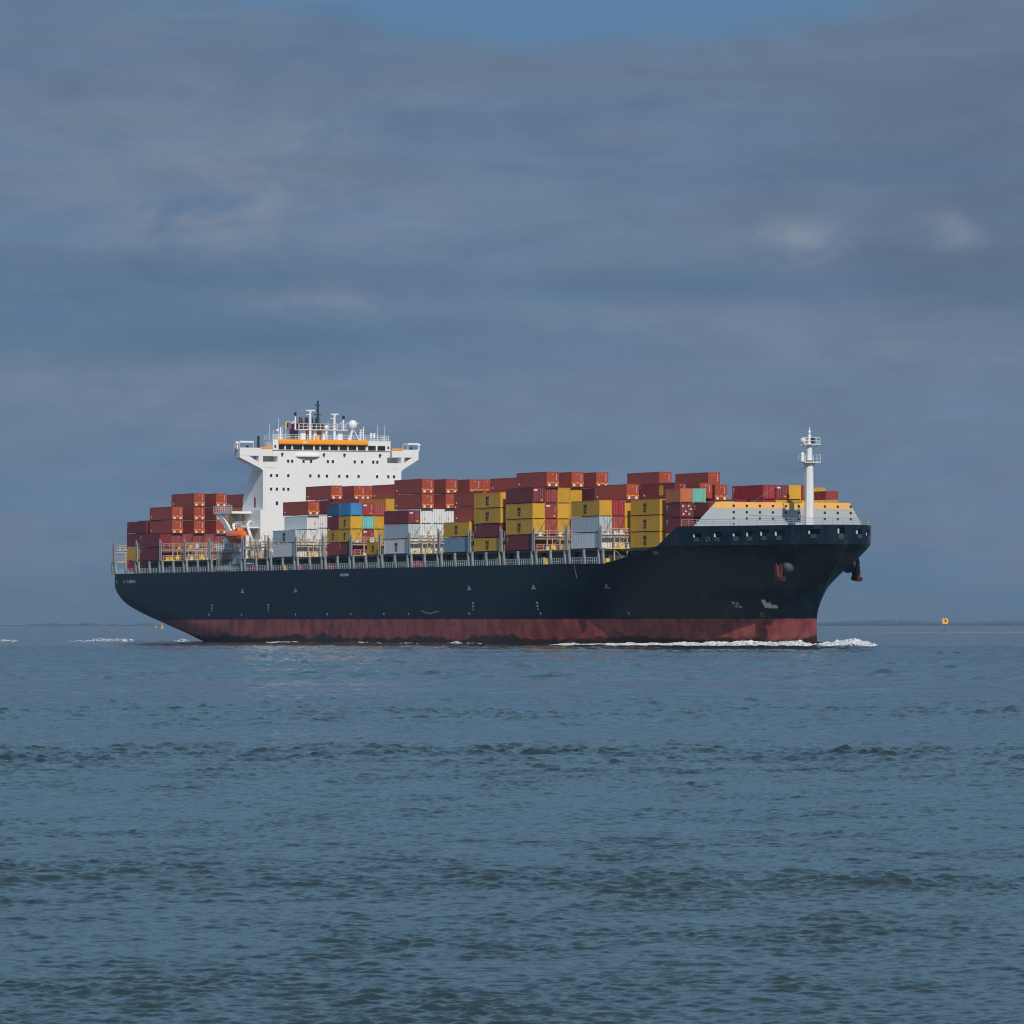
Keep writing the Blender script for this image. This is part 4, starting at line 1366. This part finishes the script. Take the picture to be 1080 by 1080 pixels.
# ------------------------------------------------------------------ containers
CW = 2.44
def container_mesh(L, H, ribs):
    mb = MB()
    hx, hy = L / 2, CW / 2
    for sx in (-1, 1):
        for sy in (-1, 1):
            x0, x1 = sorted((sx * hx, sx * (hx - 0.17)))
            y0, y1 = sorted((sy * hy, sy * (hy - 0.17)))
            mb.box(x0, x1, y0, y1, 0.015, H - 0.01)
    e = 0.172
    for sy in (-1, 1):
        y0, y1 = sorted((sy * (hy - 0.004), sy * (hy - 0.10)))
        mb.box(-hx + e, hx - e, y0, y1, 0.15, 0.28)
        mb.box(-hx + e, hx - e, y0, y1, H - 0.14, H - 0.03)
    for sx in (-1, 1):
        x0, x1 = sorted((sx * (hx - 0.004), sx * (hx - 0.10)))
        mb.box(x0, x1, -hy + e, hy - e, 0.14, 0.28)
        mb.box(x0, x1, -hy + e, hy - e, H - 0.14, H - 0.03)
    # corrugated sides and ends
    def wall(p0, p1, n, nrm, z0, z1):
        p0, p1 = Vector(p0), Vector(p1)
        pts = []
        for i in range(n):
            for f, d in ((0.0, 0.0), (0.34, 0.0), (0.5, 1.0), (0.84, 1.0)):
                t = (i + f) / n
                pts.append(p0.lerp(p1, t) - Vector(nrm) * (0.012 + 0.026 * d))
        pts.append(p1 - Vector(nrm) * 0.012)
        vs = [(p.x, p.y, z0) for p in pts] + [(p.x, p.y, z1) for p in pts]
        m = len(pts)
        mb.add(vs, [(i, i + 1, i + 1 + m, i + m) for i in range(m - 1)])
    wall((-hx + e, -hy, 0), (hx - e, -hy, 0), ribs, (0, -1, 0), 0.2, H - 0.1)
    wall((hx - e, hy, 0), (-hx + e, hy, 0), ribs, (0, 1, 0), 0.2, H - 0.1)
    wall((hx, -hy + e, 0), (hx, hy - e, 0), 4, (1, 0, 0), 0.2, H - 0.1)
    wall((-hx, hy - e, 0), (-hx, -hy + e, 0), 4, (-1, 0, 0), 0.2, H - 0.1)
    mb.add([(-hx + 0.05, -hy + 0.05, H - 0.04), (hx - 0.05, -hy + 0.05, H - 0.04), (hx - 0.05, hy - 0.05, H - 0.04), (-hx + 0.05, hy - 0.05, H - 0.04)], [(0, 1, 2, 3)])
    mb.add([(-hx + 0.05, -hy + 0.05, 0.2), (hx - 0.05, -hy + 0.05, 0.2), (hx - 0.05, hy - 0.05, 0.2), (-hx + 0.05, hy - 0.05, 0.2)], [(3, 2, 1, 0)])
    return mb.mesh('shipping_container', [M['maroon']])

SIZES = {'s': (12.192, 2.591), 'h': (12.192, 2.896), 'L': (13.716, 2.896), 'l': (13.716, 2.591), 'a': (6.058, 2.591), 'f': (6.058, 2.591), 'q': (12.192, 1.6)}
_cm = {}
def cmesh(L, H):
    if (L, H) not in _cm:
        _cm[(L, H)] = container_mesh(L, H, 11 if L > 7 else 6)
    return _cm[(L, H)]

def text_mesh(body, w, h, depth):
    c = bpy.data.curves.new('lettering', 'FONT')
    c.body = body
    c.extrude = depth
    c.offset = 0.035
    o = bpy.data.objects.new('lettering', c)
    scene.collection.objects.link(o)
    dg = bpy.context.evaluated_depsgraph_get()
    me = bpy.data.meshes.new_from_object(o.evaluated_get(dg))
    bpy.data.objects.remove(o)
    bpy.data.curves.remove(c)
    co = np.array([v.co[:] for v in me.vertices])
    lo, hi = co.min(0), co.max(0)
    x = (co[:, 0] - (lo[0] + hi[0]) / 2) / (hi[0] - lo[0]) * w
    z = (co[:, 1] - (lo[1] + hi[1]) / 2) / (hi[1] - lo[1]) * h
    y = -(co[:, 2] - lo[2])
    fs = [tuple(p.vertices) for p in me.polygons]
    bpy.data.meshes.remove(me)
    return np.stack([x, y, z], 1), fs

def build_logo():
    a, fa = text_mesh("M", 1.30, 0.80, 0.012)
    b, fb = text_mesh("SC", 1.22, 0.78, 0.012)
    mb = MB()
    mb.add([(x, y, z + 0.44) for x, y, z in a], fa)
    mb.add([(x, y, z - 0.44) for x, y, z in b], fb)
    return mb.mesh('logo', [M['mark_dark']])
LOGO = build_logo()

_parts = {}
def part_mesh(key, fn):
    if key not in _parts:
        _parts[key] = fn()
    return _parts[key]

def dress(o, L, H, kind):
    """parts on the forward end and the starboard side"""
    hx, hy = L / 2, CW / 2
    def ch(name, key, fn, parent=o):
        return link(name, part_mesh((key, L, H), fn), parent)
    if 'logo' in kind:
        q = link('logo', LOGO, o)
        q.location = (0.0, -hy - 0.004, H * 0.5)
        if L < 7:
            q.scale = (0.62, 1, 0.82)
    if 'square' in kind:
        for s in (-1, 1):
            ch('corner_plate', ('cp', s), lambda: MB().box(hx + 0.003, hx + 0.03, s * 0.70 - 0.21, s * 0.70 + 0.21, 0.22, 0.66).mesh('corner_plate', [M['mark_white']]))
        ch('orange_sill', 'sill', lambda: MB().box(hx + 0.003, hx + 0.035, -1.1, 1.1, 0.78, 0.88).box(hx + 0.003, hx + 0.04, -1.18, -1.02, 0.66, 1.0).box(hx + 0.003, hx + 0.04, 1.02, 1.18, 0.66, 1.0).box(hx + 0.036, hx + 0.04, -0.25, 0.25, 0.74, 0.95).mesh('orange_sill', [M['mark_orange']]))
    if 'square' in kind or 'brick' in kind:
        ch('vent_cap', 'vent', lambda: MB().box(hx + 0.003, hx + 0.04, -0.16, 0.10, H - 0.55, H - 0.38).mesh('vent_cap', [M['mark_orange']]))
        ch('code_strip', 'code', lambda: MB().box(hx + 0.003, hx + 0.02, 0.66, 0.76, 1.25, 1.7).box(hx + 0.003, hx + 0.02, 0.66, 0.76, 1.78, 2.15).box(hx + 0.003, hx + 0.02, 0.66, 0.76, 2.22, 2.5).mesh('code_strip', [M['slate']]))
        ch('code_plate', 'cplate', lambda: MB().box(-hx + 1.0, -hx + 1.45, -hy - 0.03, -hy - 0.003, 0.62, 0.95).mesh('code_plate', [M['mark_white']]))
    if 'door' in kind or 'reefer' in kind:
        mat = o.material_slots[0].material
        for s in (-1, 1):
            d = link('door', part_mesh(('door', s, L, H), lambda: MB().box(hx + 0.003, hx + 0.03, min(s * 0.03, s * 1.03), max(s * 0.03, s * 1.03), 0.29, H - 0.16).mesh('door', [M['maroon']])), o)
            d.material_slots[0].link = 'OBJECT'
            d.material_slots[0].material = mat
            for q in (0.33, 0.75):
                ch('lock_rod', ('rod', s, q), lambda: MB().tube((hx + 0.06, s * q, 0.2), (hx + 0.06, s * q, H - 0.1), 0.03, 0.03, 6).mesh('lock_rod', [M['steel']]), d)
    if 'reefer' in kind:
        k = kind.split('reefer')[1][:1] or '0'
        y, z = {'0': (0.3, 1.1), '1': (-0.35, 0.95), '2': (0.6, 1.3)}.get(k, (0.3, 1.1))
        ch('marker_plate', ('mk', k), lambda: MB().box(hx + 0.034, hx + 0.05, y - 0.2, y + 0.2, z - 0.17, z + 0.17).mesh('marker_plate', [M['mark_orange']]))
    if 'label' in kind:
        ch('name_plate', 'np', lambda: MB().box(hx + 0.034, hx + 0.05, -0.98, -0.25, H - 0.62, H - 0.36).mesh('name_plate', [M['mark_white']]))
        ch('marker_plate', 'mp', lambda: MB().box(hx + 0.034, hx + 0.05, 0.4, 0.85, 0.42, 0.68).mesh('marker_plate', [M['mark_orange']]))
        ch('code_strip', 'code2', lambda: MB().box(hx + 0.034, hx + 0.05, 0.72, 0.80, 1.2, 1.7).box(hx + 0.034, hx + 0.05, 0.72, 0.80, 1.8, 2.3).mesh('code_strip', [M['slate']]))
    if 'spots' in kind:
        mbf = lambda: MB().box(hx + 0.064, hx + 0.08, -0.9, -0.6, 1.9, 2.2).box(hx + 0.064, hx + 0.08, 0.2, 0.5, 1.95, 2.2).box(hx + 0.064, hx + 0.08, 0.6, 0.95, 1.4, 1.65).box(hx + 0.064, hx + 0.08, -0.8, -0.5, 0.5, 0.8).box(hx + 0.064, hx + 0.08, -0.3, 0.0, 1.0, 1.25).box(hx + 0.064, hx + 0.08, 0.3, 0.6, 0.55, 0.8).mesh('door_label', [M['mark_white']])
        ch('door_label', 'spots', mbf)
    if 'tag' in kind:
        ch('code_plate', 'tagp', lambda: MB().box(-hx + 0.5, -hx + 0.8, -hy - 0.03, -hy - 0.003, H - 0.75, H - 0.4).box(-hx + 0.5, -hx + 0.72, -hy - 0.03, -hy - 0.003, H - 1.2, H - 0.95).mesh('code_plate', [M['slate']]))
    if 'strip' in kind:
        ch('yellow_panel', 'strip', lambda: MB().box(hx - 6.2, hx - 4.6, -hy - 0.05, -hy - 0.003, 0.7, 2.45).mesh('yellow_panel', [M['yellow']]))

COL = {'R': ('maroon', 'maroon'), 'r': ('red', 'red'), 'X': ('bright_red', 'bright red'), 'K': ('brick', 'brick red'), 'Y': ('yellow', 'yellow'), 'W': ('white', 'white'), 'S': ('slate', 'pale grey'),
       'T': ('teal', 'teal green'), 'B': ('blue', 'bright blue'), 'N': ('navy', 'dark navy'), 'O': ('orange_red', 'orange red'), 'G': ('steel_blue', 'steel blue')}
ORD = ['bottom', 'second', 'third', 'fourth', 'fifth', 'sixth']
ROW = ['outer row', 'second row', 'third row', 'fourth row', 'fifth row', 'sixth row', 'seventh row', 'eighth row', 'ninth row', 'tenth row', 'eleventh row', 'twelfth row', 'thirteenth row', 'fourteenth row', 'fifteenth row', 'sixteenth row']
NTH = ['first', 'second', 'third', 'fourth', 'fifth', 'sixth', 'seventh', 'eighth', 'ninth', 'tenth', 'eleventh']
def bay_words(k):
    return {-6: 'aftmost bay at stern', -5: 'second bay from stern', 11: 'next-to-last bay before breakwater', 12: 'last bay before breakwater'}.get(k) or NTH[k] + ' bay ahead of bridge'

GROUP = 'shipping containers stacked on the ship'
used_rows = {}
def put(bay, b, z, tier, code, half=None, hidden=False):
    kind = ''
    if ':' in code:
        code, kind = code.split(':')
    mat, cname = COL[code[0]]
    L, H = SIZES[code[1]]
    a0 = {-6: -92.4, -5: -77.5}.get(bay, bay * P)
    if code[1] in 'Ll':
        ac = a0 + 6.096
    elif code[1] == 'a':
        ac = a0 + 3.03
    elif code[1] == 'f':
        ac = a0 + 12.192 - 3.03
    else:
        ac = a0 + 6.096
    o = link('shipping_container', cmesh(L, H))
    o.material_slots[0].link = 'OBJECT'
    o.material_slots[0].material = M[mat]
    on_ship(o, ac, b + CW / 2, z)
    if hidden:
        tag(o, 'plain red container buried out of sight between the other deck stacks', 'shipping container', 'containers buried inside the stacks')
        return H
    if code[1] in 'Ll' and not kind:
        kind = 'square'
    if code[0] == 'Y' and 'nologo' not in kind:
        kind += 'logo'
    kind = kind.replace('nologo', '')
    dress(o, L, H, kind)
    row = int(round(b / 2.5))
    while used_rows.setdefault((bay, row, tier, code[1] if code[1] in 'af' else ''), o) is not o:
        row += 1
    bits = [{'a': 'short ', 'f': 'short ', 'L': 'long ', 'l': 'long '}.get(code[1], '') + cname + ' container']
    if 'logo' in kind:
        bits[0] = bits[0].replace('yellow container', 'yellow lettered container')
    if 'square' in kind:
        bits[0] = bits[0].replace('brick red', 'brick-red white-cornered')
    bits.append(ORD[tier] + ' tier')
    bits.append(ROW[row])
    if code[1] in 'af':
        bits.append({'a': 'aft half', 'f': 'forward half'}[code[1]])
    bits.append(bay_words(bay))
    tag(o, ', '.join(bits), 'shipping container', GROUP)
    return H

def stack(bay, b, items, base=LZ):
    z, tier = base, 0
    for it in items:
        if isinstance(it, int):
            for _ in range(it):
                z += put(bay, b, z, tier, 'Rh', hidden=True) + 0.008
                tier += 1
            continue
        hs = [put(bay, b, z, tier, c) for c in it.split('+')]
        z += max(hs) + 0.008
        tier += 1

C_ = lambda k: 2.5 * k
STACKS = [
    # stern
    (-6, C_(1), ['Xs:tag', 'Yh:nologo', 'Rh', 'Rs:tag'], 14.95),
    (-6, C_(2), [2, 'Rh', 'Rs'], 14.95),
    (-6, C_(3), [2, 'Rh', 'Rs'], 14.95),
    (-5, C_(0), ['Rh:tag', 'Rh:tag']),
    (-5, C_(1), ['rh:door', 'rh:door', 'KL', 'KL']),
    (-5, C_(2), ['rh:door', 'rh:door']),
    (-5, C_(3), ['rh', 'rh:door', 'KL', 'KL', 'KL']),
    (-5, C_(4), ['rh', 'rh:door']),
    (-5, C_(5), ['rh', 'rh:door', 'KL', 'KL', 'KL']),
    (-5, C_(6), [1, 'rh']),
    (-5, C_(7), [1, 'rh']),
    (-5, 20.3, [2, 'Yh:nologo', 'Yh:nologo', 'KL']),
    # first bay ahead of the tower
    (0, C_(0), ['Wh:tagreefer0', 'Ss:logoreefer1']),
    (0, C_(1), ['Wh:reefer1', 'Ws:reefer0', 'Wh:reefer2', 'KL']),
    (0, C_(2), ['Wh:reefer0', 'Wh:reefer2', 'Ws:reefer1']),
    (0, C_(3), [2, 'Wh', 'Rh', 'KL']),
    (0, C_(4), [3, 'Rh']),
    (0, C_(5), [4, 'KL']),
    (0, C_(6), [4, 'KL']),
    (1, C_(3), [3, 'KL']),
    (1, C_(4), [3]),
    (1, C_(5), [3, 'KL']),
    (2, C_(0), ['ra+Rf:tag', 'Ya+Yf', 'Ra+Yf', 'Na+Bf:tagdoor']),
    (2, C_(1), ['rs', 'rs:label', 'Ts:door', 'rs:label']),
    (2, C_(2), ['Ys:nologo', 'Ys:nologo', 'Ys:nologo', 'Ks:door']),
    (2, C_(3), [3, 'Ys:nologo']),
    (2, C_(4), [3, 'Rs', 'KL']),
    (3, C_(1), ['Ya']),
    (4, C_(0), ['Wh:logoreefer0', 'Sh:tagreefer1', 'Rs:labeldoor']),
    (4, C_(1), ['Wh:reefer1', 'Wh:reefer0', 'Wh:reefer1', 'KL', 'KL']),
    (4, C_(2), ['Wh:reefer2', 'Wh:reefer2', 'Wh:reefer0']),
    (4, C_(3), [2, 'Wh:reefer1', 'KL', 'KL']),
    (4, C_(4), [3, 'Rh']),
    (4, C_(5), [4, 'KL']),
    (4, C_(6), [4, 'KL']),
    (6, C_(0), ['Gh:tag', 'Yh']),
    (6, C_(1), [2, 'KL', 'KL']),
    (6, C_(2), [2]),
    (6, C_(3), [3, 'Xh:tag']),
    (6, C_(4), [4, 'Kl']),
    (7, C_(0), ['Ys', 'Rs:tag', 'Yh', 'Yh']),
    (7, C_(1), [2, 'Rh', 'Xh']),
    (8, C_(0), ['Rh:tag', 'Yh', 'Yh', 'Rh:labeldoor']),
    (8, C_(1), ['rh:label', 'Kh:door', 'rh:label', 'rh:door', 'KL']),
    (8, C_(2), ['Yh:nologo', 'Yh:nologo', 'Yh:nologo', 'Yh:nologo']),
    (8, C_(3), [2, 'Yh:nologo', 'Yh:nologo', 'KL']),
    (8, C_(4), [3]),
    (8, C_(5), [3, 'Rh', 'KL']),
    (10, C_(0), ['Wh:tagreefer0', 'Sh:reefer1', 'Yh']),
    (10, C_(1), ['Wh:reefer2', 'Kh:door', 'Xh:door']),
    (10, C_(2), ['Wh:reefer1', 'Yh:nologo', 'Yh:nologo', 'KL']),
    (10, C_(3), [2, 'Rh']),
    (10, 11.5, [2, 'Rs', 'Rs', 'KL:brick']),
    (10, 21.2, [2, 'Rs', 'Rs', 'KL:brick']),
    (11, C_(2), ['Yh', 'Yh', 'Yh']),
    (11, C_(3), ['Rh', 'Rh', 'Rh', 'RL:brickstrip']),
    (11, C_(4), [3]),
    (11, C_(5), [3, 'KL:brick']),
    (11, 15.5, [2, 'Rs', 'KL']),
    (11, 35.4, [2, 'Ys:nologo', 'Ys:nologo']),
    # last bay, behind the breakwater
    (12, C_(2), ['Ya:nologo', 'Ra:tag', 'Ra:tagspotsdoor', 'Oa:door']),
    (12, C_(3), [0, 'Ra+Rf', 'Ra', 'Ya:nologo+Rf:tag', 'Ta:door']),
    (12, C_(4), [1, 'Rs', 'Ys:nologo']),
    (12, C_(5), [2, 'Rs']),
    (12, 15.6, [2, 'Rs']),
    (12, 18.1, [2, 'rs', 'Xs:tagdoor']),
    (12, 20.65, [2, 'Ys:nologo', 'Rs:labeldoor']),
    (12, 23.2, [2, 'Ys:nologo', 'Ys:nologo']),
    (12, 25.75, [2, 'Ys:nologo', 'rs:door']),
    (12, 28.0, [2, 'Ys:nologo']),
    (12, 30.5, [2, 'Ys:nologo', 'rq']),
]
for s in STACKS:
    stack(*s)

# ------------------------------------------------------------------ broken water
def foam_sheet(name, rows, hmax, seed, cut=0.42, mat='foam'):
    """rows: list of (x, y_in, y_out, height) in ship metres; a lumpy sheet of thrown water"""
    xs = np.array([r[0] for r in rows]); yi = np.array([r[1] for r in rows]); yo = np.array([r[2] for r in rows]); hh = np.array([r[3] for r in rows])
    ln = np.concatenate([[0], np.cumsum(np.hypot(np.diff(xs), np.diff((yi + yo) / 2)))])
    n = int(ln[-1] / 0.22)
    s = np.linspace(0, ln[-1], n)
    X, YI, YO, H = (np.interp(s, ln, q) for q in (xs, yi, yo, hh))
    m = 34
    mb = MB()
    T = np.linspace(0, 1, m)
    Xg = np.repeat(X[:, None], m, 1)
    Yg = YI[:, None] + (YO - YI)[:, None] * T[None]
    sg = np.repeat(s[:, None], m, 1)
    n1 = fbm(sg * 0.35, Yg * 0.5, seed, 5)
    n2 = fbm(sg * 1.4 + 5, Yg * 1.4, seed + 50, 3)
    env = np.sin(np.pi * np.clip(T, 0, 1)) ** 0.6
    Z = H[:, None] * env[None] * (0.25 + 1.5 * np.clip(n1 - 0.25, 0, 1)) + 0.35 * H[:, None] ** 0.5 * (n2 - 0.5) * env[None]
    n3 = fbm(sg * 3.1 + 11, Yg * 3.1 + 4, seed + 70, 3)
    Z = Z + 0.6 * (n3 - 0.5) * H[:, None] * env[None]
    Z = Z - np.clip(cut - n1, 0, 1) * 3.0 * hmax - np.clip(0.42 - n2, 0, 1) * 1.6 * hmax - (1 - env[None]) * 0.3
    Xg = Xg + (n2 - 0.5) * 0.8
    Yg = Yg + (n1 - 0.5) * 1.0
    mb.v = [tuple(p) for p in np.stack([Xg, Yg, Z], -1).reshape(-1, 3)]
    for i in range(n - 1):
        for j in range(m - 1):
            a = i * m + j
            mb.f.append((a, a + m, a + m + 1, a + 1))
    mb.mi = [0] * len(mb.f)
    o = mb.obj(name, M[mat])
    o.location = SHIP_LOC
    o.rotation_euler = (0, 0, SHIP_ROT)
    tag(o, kind='stuff')

def sb(a):
    return side_b(min(a, 204.7), 0.3)
# near arm of the bow wave: clings to the stem, then peels off along the side
near = [(214.5, 22.5, 19.0, 0.3), (212.3, 19.6, 16.6, 0.6), (209.5, 17.5, 14.2, 0.7), (207, 17.0, 13.2, 0.75), (205, 17.2, 12.6, 0.85)]
for a in (203, 200, 196, 191, 186, 180, 173, 166, 160, 154, 149):
    w = 3.5 + (207 - a) * 0.14
    near.append((a, sb(a) + 0.2 - 0.02 * (207 - a), sb(a) - w, 1.05 - 0.0135 * (207 - a)))
foam_sheet('bow_foam', near, 1.0, 101, 0.30)
far_ = [(211.5, 21.5, 25.0, 0.45), (209, 22.2, 28.5, 0.95), (206, 21.6, 31.0, 1.3), (203, 21.5, 33.0, 1.05), (199, 24.5, 35.5, 0.85), (194, 28.5, 38.0, 0.55), (189, 32, 41.5, 0.2)]
foam_sheet('far_bow_foam', far_, 1.1, 131, 0.30)
# streaks of foam sliding aft along the side
def streak(name, a0, a1, h, seed, cut, off=0.6):
    rows = []
    for i in range(9):
        t = i / 8
        a = a0 + (a1 - a0) * t
        e = math.sin(math.pi * min(1, max(0, t)))
        rows.append((a, sb(a) - off, sb(a) - off - 0.5 - 3.0 * e, h * (0.15 + 0.75 * e)))
    foam_sheet(name, rows, h, seed, cut, 'thin_foam')
streak('side_foam', 92, 112, 0.55, 201, 0.40)
streak('side_foam', 138, 152, 0.45, 207, 0.42)
streak('side_foam', 44, 66, 0.40, 211, 0.45)
streak('side_foam', -2, 24, 0.42, 217, 0.46)
streak('side_foam', 70, 84, 0.30, 223, 0.48)
# crests breaking on the stern waves
for q, (x0, y0, x1, y1, h, cut) in enumerate(((-44, -1, -46, -3.5, 0.45, 0.36), (-52, -6, -63, -24, 0.4, 0.46), (-66, -28, -80, -48, 0.42, 0.47), (-98, -36, -112, -62, 0.34, 0.49), (-49, -1.5, -54, -3, 0.2, 0.48))):
    rows = []
    for i in range(9):
        t = i / 8
        e = math.sin(math.pi * t)
        x, y = x0 + (x1 - x0) * t, y0 + (y1 - y0) * t
        rows.append((x - 1.2 - 0.8 * e, y, y - 0.01, h * (0.1 + e)))
    # sheet laid across the run of the crest
    ln = math.hypot(x1 - x0, y1 - y0)
    n = int(ln / 0.25) + 8
    m = 16
    mb = MB()
    ux, uy = (x1 - x0) / ln, (y1 - y0) / ln
    S, T = np.meshgrid(np.linspace(0, ln, n), np.linspace(-1, 1, m), indexing='ij')
    nn = fbm(S * 0.5, T * 1.2 + 3, 300 + q, 4)
    e = np.sin(np.pi * S / ln) ** 0.7
    n9 = fbm(S * 2.2, T * 2.5 + 9, 340 + q, 3)
    Zq = 0.42 + 0.5 * h * (n9 - 0.5) + h * e * (0.3 + nn) * (1 - T ** 2) - np.clip(cut + 0.04 - nn, 0, 1) * 4.0 - (1 - e) * 0.6 - 0.5 * T ** 2
    W = 1.6 + 1.2 * e
    mb.v = [tuple(p) for p in np.stack([x0 + ux * S - uy * T * W, y0 + uy * S + ux * T * W, Zq], -1).reshape(-1, 3)]
    for i in range(n - 1):
        for j in range(m - 1):
            a = i * m + j
            mb.f.append((a, a + m, a + m + 1, a + 1))
    mb.mi = [0] * len(mb.f)
    o = mb.obj('wake_foam', M['thin_foam'])
    o.location = SHIP_LOC
    o.rotation_euler = (0, 0, SHIP_ROT)
    tag(o, kind='stuff')
